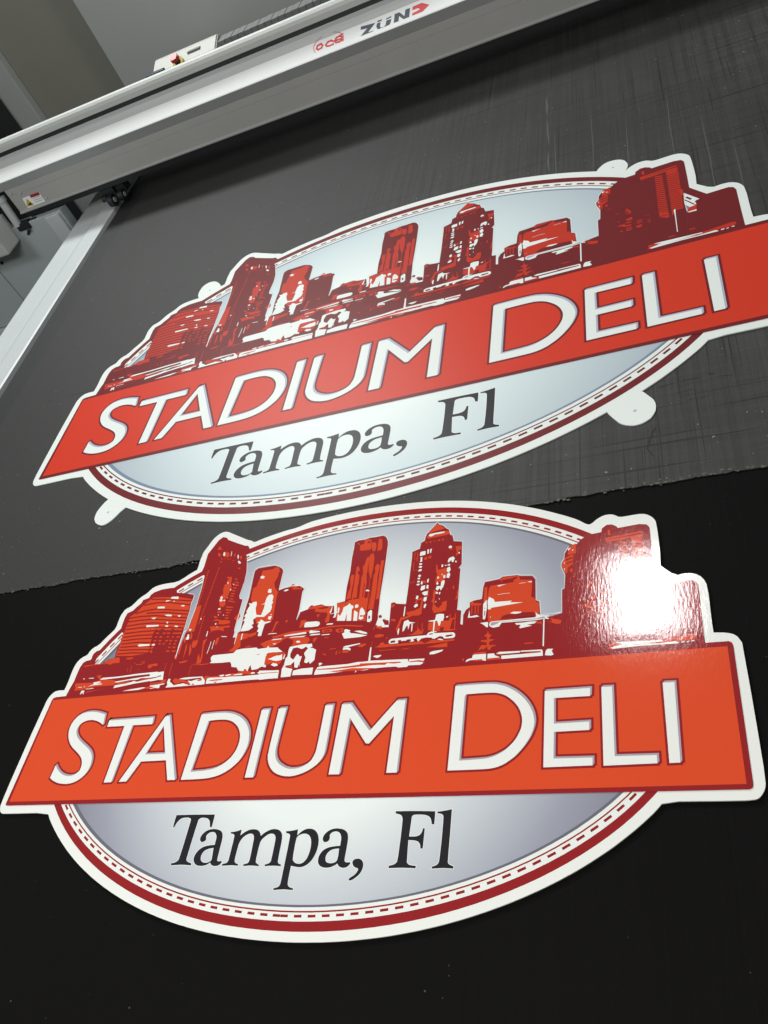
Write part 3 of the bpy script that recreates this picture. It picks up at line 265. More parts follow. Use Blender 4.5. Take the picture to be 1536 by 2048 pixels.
('slab_tower',['D-833,2970 54,24 108,0 61,19 101,-3 100,8 48,-33 36,-72 10,-73 7,-256 4,-234 1,-358 22,-334 17,-224 -668,72 3,228 10,233 113,18 -13,236 6,246 -16,227 2,173', 'W-984,1801 55,7 26,77 -19,93 115,15 -14,227 5,246 -15,228 1,173 -6,109 57,25 108,1 60,19 102,-5 99,9 52,-37 38,-77 10,-72 7,-255 3,-234 0,-358 13,-283 7,-2 -12,283 -1,358 -2,234 -7,255 -11,75 -40,81 -59,41 -100,-9 -102,5 -60,-19 -109,-1 -60,-28 5,-112 -1,-173 15,-228 -5,-246 15,-225 -115,-14 18,-96 -24,-73 -52,-6', 'O-792,2956 38,-14 8,-30 -20,6', 'O-739,2911 56,5 1,73 88,-1 18,-32 18,-148 -30,-9 -127,3 -21,35', 'O-564,2922 65,-11 14,-72 -9,-81 -40,18 -25,76', 'O-469,2960 28,17 31,-35 19,-147 -17,-33 -50,1 -5,73', 'O-636,2524 24,38 9,97 21,25 15,-17 11,-183 3,-56 -11,-80 6,-110 12,-214 -13,2 -10,133', 'O-571,2654 20,67 43,8 24,-75 10,-183 -7,-108 42,-483 -37,5 -10,210 -15,243 -33,87', 'O-603,2005 -24,352 18,38 44,35 32,-195 1,-226 -5,-39 -24,-75 -35,31', 'O-451,2482 27,65 44,-48 -8,-150 16,-217 3,-325 -60,8 -7,194 -9,240 -5,109 18,38', 'O-375,2581 36,8 10,-29 1,-165 8,-217 9,-211 -45,-14 -6,231 -7,162', 'O-723,2343 -7,181 27,24 33,-82 -32,-30 41,-61 8,-150 20,-190 -7,-25 -40,18 -18,-37 -17,29 -2,187', 'O-793,2353 9,54 45,-7 5,-137 -3,-121 10,-121 -70,-17 16,144 18,38', 'O-747,1998 301,0 17,-183 -34,-9 16,-169 -437,51 -34,272 139,9', 'X-570,2241 7,-221 11,-3 -7,220', 'X-659,2226 18,-209 11,-2 -18,208', 'X-734,2169 10,-161 10,-2 -10,161', 'X-493,2311 26,-349 9,-232 17,-4 -9,232 -26,349', 'X-637,2944 24,11 27,-12 -8,-28 -33,9', 'W-530,2108 20,23 39,-18 -3,-16', 'V-882,1806 -9,79 15,17 16,-34 -3,-65', 'V-865,1686 -7,99 11,5 26,-41 23,74 6,64 56,26 25,29 17,-28 39,-18 12,-34 -21,-17 21,-183 -67,7 -16,120 -8,-117', 'V-643,1886 14,25 38,-12 0,-39 -40,-7', 'V-627,1658 -13,144 9,18 21,-22 27,-16 11,-130', 'V-553,1677 -6,141 23,36 37,-43 27,-55 -13,-30 -54,7 -2,-26 47,1 11,-26 -38,-21', 'V-429,1635 -9,130 47,32 14,-27 14,-142', 'X-425,1706 19,4 1,-44 -15,8', 'X-277,1670 2,25 27,12 21,-24 -8,-24 -23,-1', 'W-294,1554 11,79 19,23 39,-11 21,-40 35,-59 -55,0', 'W-426,1619 -12,146 35,34 20,-15 9,-90 -5,-81', 'Y-417,1668 -1,44 25,-9 -1,-44']),
('small_block',['D-127,1866 39,11 38,-27 123,-22 110,-14 53,-434 -350,38 2,180', 'W-287,1708 27,-93 58,18 59,-20 31,-15 -17,268 40,17 38,-28 129,-21 -1,8 -128,21 -39,28 -46,-23 17,-268 -23,20 -62,20 -52,-19 -24,87', 'O-116,1827 44,20 -2,-32 -32,-15', 'O-93,1623 41,-4 -2,-27 -40,4', 'W68,1648 0,137 13,11 5,-107 -5,-49', 'X-211,1612 7,31 29,-4 21,-27 29,-3 10,-69 -52,6']),
('pyramid_tower',['D236,2895 8,35 111,138 20,32 28,-34 62,-33 53,-59 38,-28 10,-45 15,-45 31,-12 26,-102 117,-27 24,-367 -35,-54 24,-16 5,-328 4,-296 54,-13 6,-197 38,-16 19,-233 -776,79 -12,302 -27,251 3,243 -8,482 -7,105 103,39 6,96 51,27 4,70', 'W82,1833 -4,237 -8,482 -8,110 103,39 7,100 50,25 6,70 12,39 111,138 24,38 30,-42 63,-30 52,-62 40,-28 10,-42 14,-43 31,-13 28,-104 119,-20 22,-386 -35,-46 26,-18 4,-327 2,-287 55,-16 13,-98 7,0 -14,101 -54,13 -3,285 -4,328 -25,16 35,47 -23,389 -122,26 -25,100 -33,15 -11,39 -12,46 -41,29 -54,63 -62,30 -35,44 -28,-40 -111,-139 -14,-41 -5,-68 -49,-26 -7,-99 -103,-39 6,-114 9,-482 4,-237', 'O250,2929 105,132 22,25 26,-27 90,-74 -92,-19 -93,-19', 'O245,2873 19,39 257,26 35,0 18,-59 -46,-13 -116,-8 -141,-11', 'W271,2904 16,18 59,4 70,5 83,-1 -10,-22 -70,-6 -59,0 -44,-27 -31,8', 'X377,2963 141,6 31,-11 -28,-13 -129,-6', 'O241,2796 18,4 10,-23 -19,-7', 'O294,2796 30,0 -3,-28 -20,3', 'O353,2798 24,-2 -2,-16 -20,3', 'O412,2802 34,8 -3,-28 -26,-2', 'O470,2806 28,6 -3,-32 -23,0', 'V183,2631 29,9 47,-1 1,-62 -75,-8', 'V280,2657 25,7 0,-73 -17,-5', 'V321,2657 23,10 -5,-68 -17,-2', 'V194,2540 28,9 6,-76 -32,-6 8,37', 'V190,2445 42,-2 -1,-24 -39,3', 'V190,2401 37,2 12,-19 -14,-15 -30,8', 'V193,2344 34,8 14,-15 -10,-19 -38,-1', 'V199,2250 21,17 20,-23 -10,-18 -29,8', 'V194,2211 32,6 8,-25 -34,-1', 'V195,2165 34,2 3,-27 -34,3', 'V194,2117 31,5 14,-19 -16,-11 -29,8', 'V252,2138 9,24 16,-41 -9,-22 -18,10', 'V334,2172 16,10 8,-20 -7,-45 -18,9', 'V254,2021 11,56 50,6 1,-58 -43,-20', 'V332,2036 6,51 23,-10 1,-58', 'V283,1972 37,14 40,1 1,-57 -33,-8 -31,23', 'V208,1887 5,50 30,-10 -6,-50', 'V314,1848 5,49 39,2 0,-51 -19,-22', 'V193,1775 19,29 34,2 3,-31 -31,-21', 'V332,1783 21,16 11,-20 -15,-48 -17,8', 'V577,2656 21,20 28,-19 -7,-22 -35,-1', 'V600,2469 55,18 25,-31 -17,-64 -24,17 3,27 -47,-40 -8,28', 'V592,2370 33,2 -3,-26 -32,5', 'V586,2312 37,20 17,-55 -19,-36 -30,11', 'V595,2219 31,21 15,-41 -12,-50 -35,11', 'V506,2377 22,3 2,-40 -18,-4', 'V547,2364 28,2 -3,-23', 'V685,2402 15,14 14,-25 -16,-11', 'V468,2191 20,4 5,-27 -22,-7', 'V515,2230 23,-3 -4,-19', 'V544,2200 29,9 5,-53 -23,3', 'V462,2082 13,37 21,-35 -10,-18', 'V528,2099 19,29 29,-10 -4,-51 -9,-44 -28,-53 -15,40 -30,-34 -26,29 13,43 51,-7', 'V466,1935 14,30 24,-23 -9,-17', 'V512,1923 5,27 18,-5 -5,-37', 'V520,1846 15,8 0,-20', 'V481,1789 3,31 11,-6', 'V507,1541 3,72 37,11 61,-10 9,-37 -5,-62 -175,20', 'V639,1568 27,5 6,-13 -21,-6', 'P431,2388 17,-2 20,-83 112,16 13,-87 -9,-77 -20,-23 -31,-34 -46,19 -16,-62 -23,55 -1,65 17,50 -22,55', 'P277,2167 36,-12 2,-39 -32,4', 'P248,2524 39,22 9,-49 -38,-8', 'P299,2537 51,19 0,-61 -19,16 -17,-4', 'P442,2008 32,-42 -10,-62 9,-139 55,-56 49,55 -13,27 69,16 3,-87 -5,-60 -64,-11 -87,-8 -34,66 7,85 -31,36 23,40 -11,52', 'P198,1825 23,47 75,28 16,-39 -6,-137 -13,-85 -21,-9 -6,50 -45,5 -5,-49 -104,25 -5,38 100,13 74,28 8,124 -55,-6 6,-51', 'O108,2623 35,6 5,-143 11,-3 -6,147 -48,6', 'O101,2631 9,-115 46,25 -8,11 -30,-31 -6,107', 'O108,2479 6,-138 57,1 -3,11 -46,-10 -4,133', 'O90,2149 30,-5 45,14 -4,10 -44,-13 -29,4', 'P584,2634 35,-6 16,22 -2,-44 -34,-2', 'P681,2646 28,2 -1,-62 -23,11', 'P691,2012 15,17 5,-58 -17,9', 'P351,2021 24,-17 0,-101 -23,3 13,36', 'P605,1992 22,-3 -4,-16', 'P-124,1802 28,48 24,-3 -1,-38 -33,-11', 'P-98,1624 52,-6 20,-21 -8,-23 -39,35', 'P-291,1535 81,-3 10,-32 -25,-21 -15,20 -41,10', 'P-318,1489 3,49 14,-14 -5,-42', 'P-282,1406 55,12 64,-13 5,-30 -84,-6 -43,19', 'P-126,1347 26,15 -6,-35', 'P-190,1282 44,8 -2,-24 137,-20 220,1 214,19 108,-11 107,-11 148,-4 -9,-22 -241,-10 -215,5 -328,3 -247,11 52,27', 'P-185,1181 217,-3 1,-10 -222,2', 'P77,1167 152,9 -52,-18', 'P424,1162 271,42 6,-64 -105,3', 'P-8,1467 45,166 67,-2 52,37 86,27 61,54 -5,139 -36,17 49,-32 3,-224 -53,-18 -57,7 -85,-33 -65,-17 -23,-161 -16,-11', 'P161,1365 65,4 60,54 -12,97 -10,86 23,-148 58,-78 17,46 11,-7 -14,-64 -119,-5', 'P181,1555 36,-23 6,-91 -18,-33', 'P424,1407 -5,96 63,17 130,-3 65,-7 40,31 74,3 -61,-29 -20,-127 96,-17 -115,-11 -65,13 6,47 -54,6 5,-48 -64,-5 -22,3', 'O754,1609 10,-239 11,-2 -10,239', 'O690,1604 10,-227 11,-2 -10,227', 'O336,1513 5,-132 9,-2 -5,132', 'V88,1414 -3,67 6,84 53,19 21,-33 86,-22 -55,-6 -21,-4 -12,-83 -14,62 -21,-10 -20,-58', 'V33,1372 -14,56 11,47 13,-14 -2,-72', 'V205,1408 -6,108 14,-1 3,-109', 'V415,1534 32,5 55,-3 10,65 36,20 66,-8 5,-61 -34,-32 -9,-70 -17,2 -23,68 -28,9 0,-155 44,-4 -26,-9 -34,9 -5,150 -60,4', 'V645,1567 26,13 0,-24', 'O674,2653 81,-6 -1,-68 -34,6 -9,-93 -24,17 13,38 -15,43', 'W718,2538 13,15 12,-20 -10,-15', 'P779,1690 -6,136 -36,-20 25,83 -12,14 21,73 5,-126', 'P693,1986 13,43 11,-58']),
('brick_building',['D930,1671 3,73 53,23 100,8 5,169 19,78 177,17 41,32 189,-4 31,-16 155,-22 38,-59 9,-298 44,-29 14,-185 11,-226 12,-112 -960,100 -8,351 27,69', 'W938,1670 -8,72 45,20 105,18 10,201 17,45 176,19 45,31 199,-3 26,-14 150,-22 43,-47 10,-317 45,-18 14,-186 6,-1 -14,189 -45,17 -10,316 -48,55 -151,22 -27,14 -199,2 -46,-31 -177,-19 -20,-50 -9,-198 -102,-16 -49,-23 8,-75', 'O1293,2041 36,20 188,-3 26,-10 5,-50 147,-27 7,-87 -6,-155 45,-30 16,-49 36,-28 3,-162 -69,-3 -89,4 -452,-34 -31,349 12,145 19,35 199,9 83,7 10,17 -168,12', 'X1304,2020 120,8 83,17 13,-15 -53,-33 6,-26 -15,9 -95,7', 'O1108,1942 36,7 5,-172 -43,-68 3,122', 'O934,1731 43,25 12,-32 91,-11 -3,-30 -128,16', 'O959,1698 5,-127 12,-2 -5,127', 'O1001,1693 5,-127 13,-2 -5,127', 'O1038,1688 5,-126 12,-2 -4,126', 'W1266,1945 47,6 73,2 -67,-15 -21,-12', 'W1639,1948 58,8 1,-22', 'W1542,1938 82,1 0,5 -83,-1', 'W1279,1806 72,8 83,-2 -1,5 -83,2 -72,-8', 'W1167,1666 -9,61 17,65 59,-39 18,-44 212,-9 -25,-21 168,-19 -187,-14 -205,-16 -14,-22 -31,4', 'W1107,1697 39,56 4,-109 -10,-141 -19,-21 -9,60', 'W1115,1488 1,148 -7,61 36,62 12,-116 -11,-153 -14,-21', 'Y1128,1635 6,5 3,-18 -7,1', 'Y1129,1593 11,2 -1,-68 -9,1', 'W1167,1654 16,-8 28,-34 -41,0', 'W1446,1525 39,16 101,-12 -9,-20 -70,-1', 'W925,1522 13,112 12,-97 83,12 38,-24 -56,-7', 'Y1327,1452 39,48 60,13 81,-13 89,18 130,-10 20,-25 -9,-33 -208,5', 'O1165,1512 47,-6 134,-27 -19,-27 -122,2', 'W1202,1501 12,5 -1,-18']),
('round_tower',['D2242,2428 53,64 92,55 149,11 8,55 57,46 59,-2 56,-38 17,-31 252,15 84,-22 28,-47 3,-71 1,-329 -2,-203 8,-14 -75,-67 -12,-181 8,-232 -56,-582 -487,-5 -537,57 -55,25 69,501 101,20 1,326 30,12 7,197 -40,115 -3,59 31,58 3,76 38,75 22,46', 'W2139,2409 -50,-90 -8,-92 -32,-49 -1,-74 43,-121 -6,-174 -30,-25 1,-312 -94,-8 2,-10 97,11 0,315 29,24 7,179 -43,123 1,65 31,49 8,91 49,88', 'O2752,2378 84,-19 1,-28 -84,21', 'O2751,2334 85,-20 1,-27 -85,21', 'O2750,2290 86,-20 1,-27 -86,22', 'O2749,2247 88,-21 0,-27 -87,22', 'O2749,2203 88,-21 0,-26 -87,22', 'O2748,2160 89,-21 1,-27 -89,23', 'O2747,2117 90,-21 1,-27 -90,24', 'O2746,2075 91,-22 1,-27 -91,24', 'O2746,2033 91,-23 1,-26 -91,24', 'O2745,1990 93,-22 0,-27 -92,25', 'O2744,1949 94,-24 0,-26 -93,25', 'O2743,1907 95,-24 1,-26 -95,26', 'O2743,1866 95,-24 1,-26 -95,25', 'O2742,1824 96,-24 1,-26 -96,26', 'O2741,1783 97,-24 1,-26 -97,26', 'O2740,1743 99,-25 0,-26 -98,27', 'O2740,1702 99,-25 0,-26 -98,27', 'O2739,1662 100,-26 1,-25 -100,27', 'O2738,1622 101,-26 1,-25 -101,27', 'O2738,1582 101,-27 1,-24 -101,27', 'O2738,1592 101,-37 5,-106 -24,-14 -76,53', 'X2750,1507 85,-5 3,-12 -85,3', 'O2881,2367 137,-32 0,-29 -136,31', 'O2881,2324 136,-32 0,-29 -136,31', 'O2881,2281 135,-31 0,-29 -135,31', 'O2880,2238 135,-30 0,-29 -134,30', 'O2880,2195 134,-29 0,-29 -134,30', 'O2880,2153 133,-29 0,-28 -133,29', 'O2879,2111 133,-28 0,-29 -132,29', 'O2879,2069 132,-28 0,-28 -132,28', 'O2879,2028 131,-28 0,-28 -131,28', 'O2878,1986 131,-27 1,-27 -131,27', 'O2878,1945 131,-26 0,-28 -131,27', 'O2878,1905 130,-27 0,-27 -130,26', 'O2877,1864 130,-26 0,-27 -129,25', 'O2877,1823 129,-25 0,-27 -129,25', 'O2877,1783 128,-25 0,-27 -128,25', 'O2876,1743 128,-24 0,-27 -127,24', 'O2876,1703 127,-23 0,-27 -127,23', 'O2876,1664 126,-24 0,-26 -126,23', 'O2875,1624 126,-23 1,-26 -126,23', 'O2875,1585 126,-22 0,-27 -126,23', 'O2586,2458 423,37 2,-27 -424,-39', 'O2587,2429 427,18 1,-40 -141,7 -135,-17 -106,-5 -40,-6', 'O2611,2582 29,-7 4,-82 -29,7', 'O2888,2415 126,-14 0,-52 -131,7', 'O2982,1943 45,-8 1,-128 -23,-5', 'O2881,1568 31,4 -27,-110 -14,-2', 'W2896,1542 12,29 8,-13 -6,-110 -8,-332 -9,-4 6,308', 'O2151,2408 81,26 -1,-140 -75,-15 -30,-3', 'W2130,2371 40,12 -31,-46', 'W2179,2343 22,7 -8,-24', 'O2095,2236 91,45 14,-27 -10,-127 -61,-42 -3,-73 -29,-12 -31,101 -3,58', 'W2080,2159 11,22 -1,-37', 'W2085,2081 10,4 -2,-46', 'X2109,2219 85,19 -1,-18 -80,-32', 'X2112,2160 80,22 -1,-18 -75,-25', 'O2152,2053 35,19 0,-56 -21,2', 'O2178,1956 48,1 -15,-19', 'O2272,1796 48,2 -30,-17', 'O2375,1850 42,-10 7,-35 18,-19 -1,-53 -12,-3 -7,31 -46,25 -4,20 46,-25', 'O2369,1753 61,-14 -20,-11', 'O2377,1633 62,21 13,-7 -7,-49 -61,1', 'O2273,1625 47,2 -29,-15', 'O2369,1572 65,-4 -2,-25 -60,5', 'O2264,1539 66,8 28,-1 8,-30 69,-13 -11,-25 -73,11 -9,13 -45,24', 'O2367,1455 65,1 -1,-20 -55,1', 'O2365,1418 65,-4 8,-13 -28,-11 -37,7', 'O2296,1413 23,11 19,-6 -16,-23', 'O2493,1546 64,2 -1,-17 -60,-4', 'O2490,1504 65,7 -1,-17 -60,-9', 'O2477,1442 65,9 5,-36 -27,-21 -36,15', 'O2596,1510 45,-3 -6,-18', 'O2597,1466 50,0 -10,-21', 'O2589,1610 64,-8 -28,-6', 'O1923,1401 38,-10 85,-29 8,-34 -38,-7 -56,19', 'O2789,1066 87,-3 -19,-15 -52,1']),
('corner_block',['D3107,1917 155,-215 228,12 48,-27 22,-57 -5,-392 -1,-310 0,-63 -582,-10 57,585 99,-5 12,194 41,12 -149,209', 'O3013,1108 64,-3 5,-23 -58,5', 'O2574,1000 88,-2 479,-11 296,42 40,-12 -2,-48 -55,-12 -157,0 -126,-8 -542,-23 -26,4 16,41', 'W2592,943 76,20 60,-5 367,-12 168,11 31,-16 -1,-15 -369,8 -312,-9', 'W2636,1006 79,-1 417,-22 11,-18 -63,4 -359,5', 'W2673,972 169,3 237,-14 -68,-6 -317,3', 'W3320,945 33,6 2,-17 -33,-6', 'W3373,942 25,3 1,-13 -24,-4', 'W3423,948 29,4 2,-17 -25,2', 'O3028,1437 21,75 37,23 49,0 -5,-101 -73,-13', 'W3033,1443 97,5 -3,-26 -78,4', 'W3029,1824 -10,-174 9,-181 6,1 -9,179 10,172']),
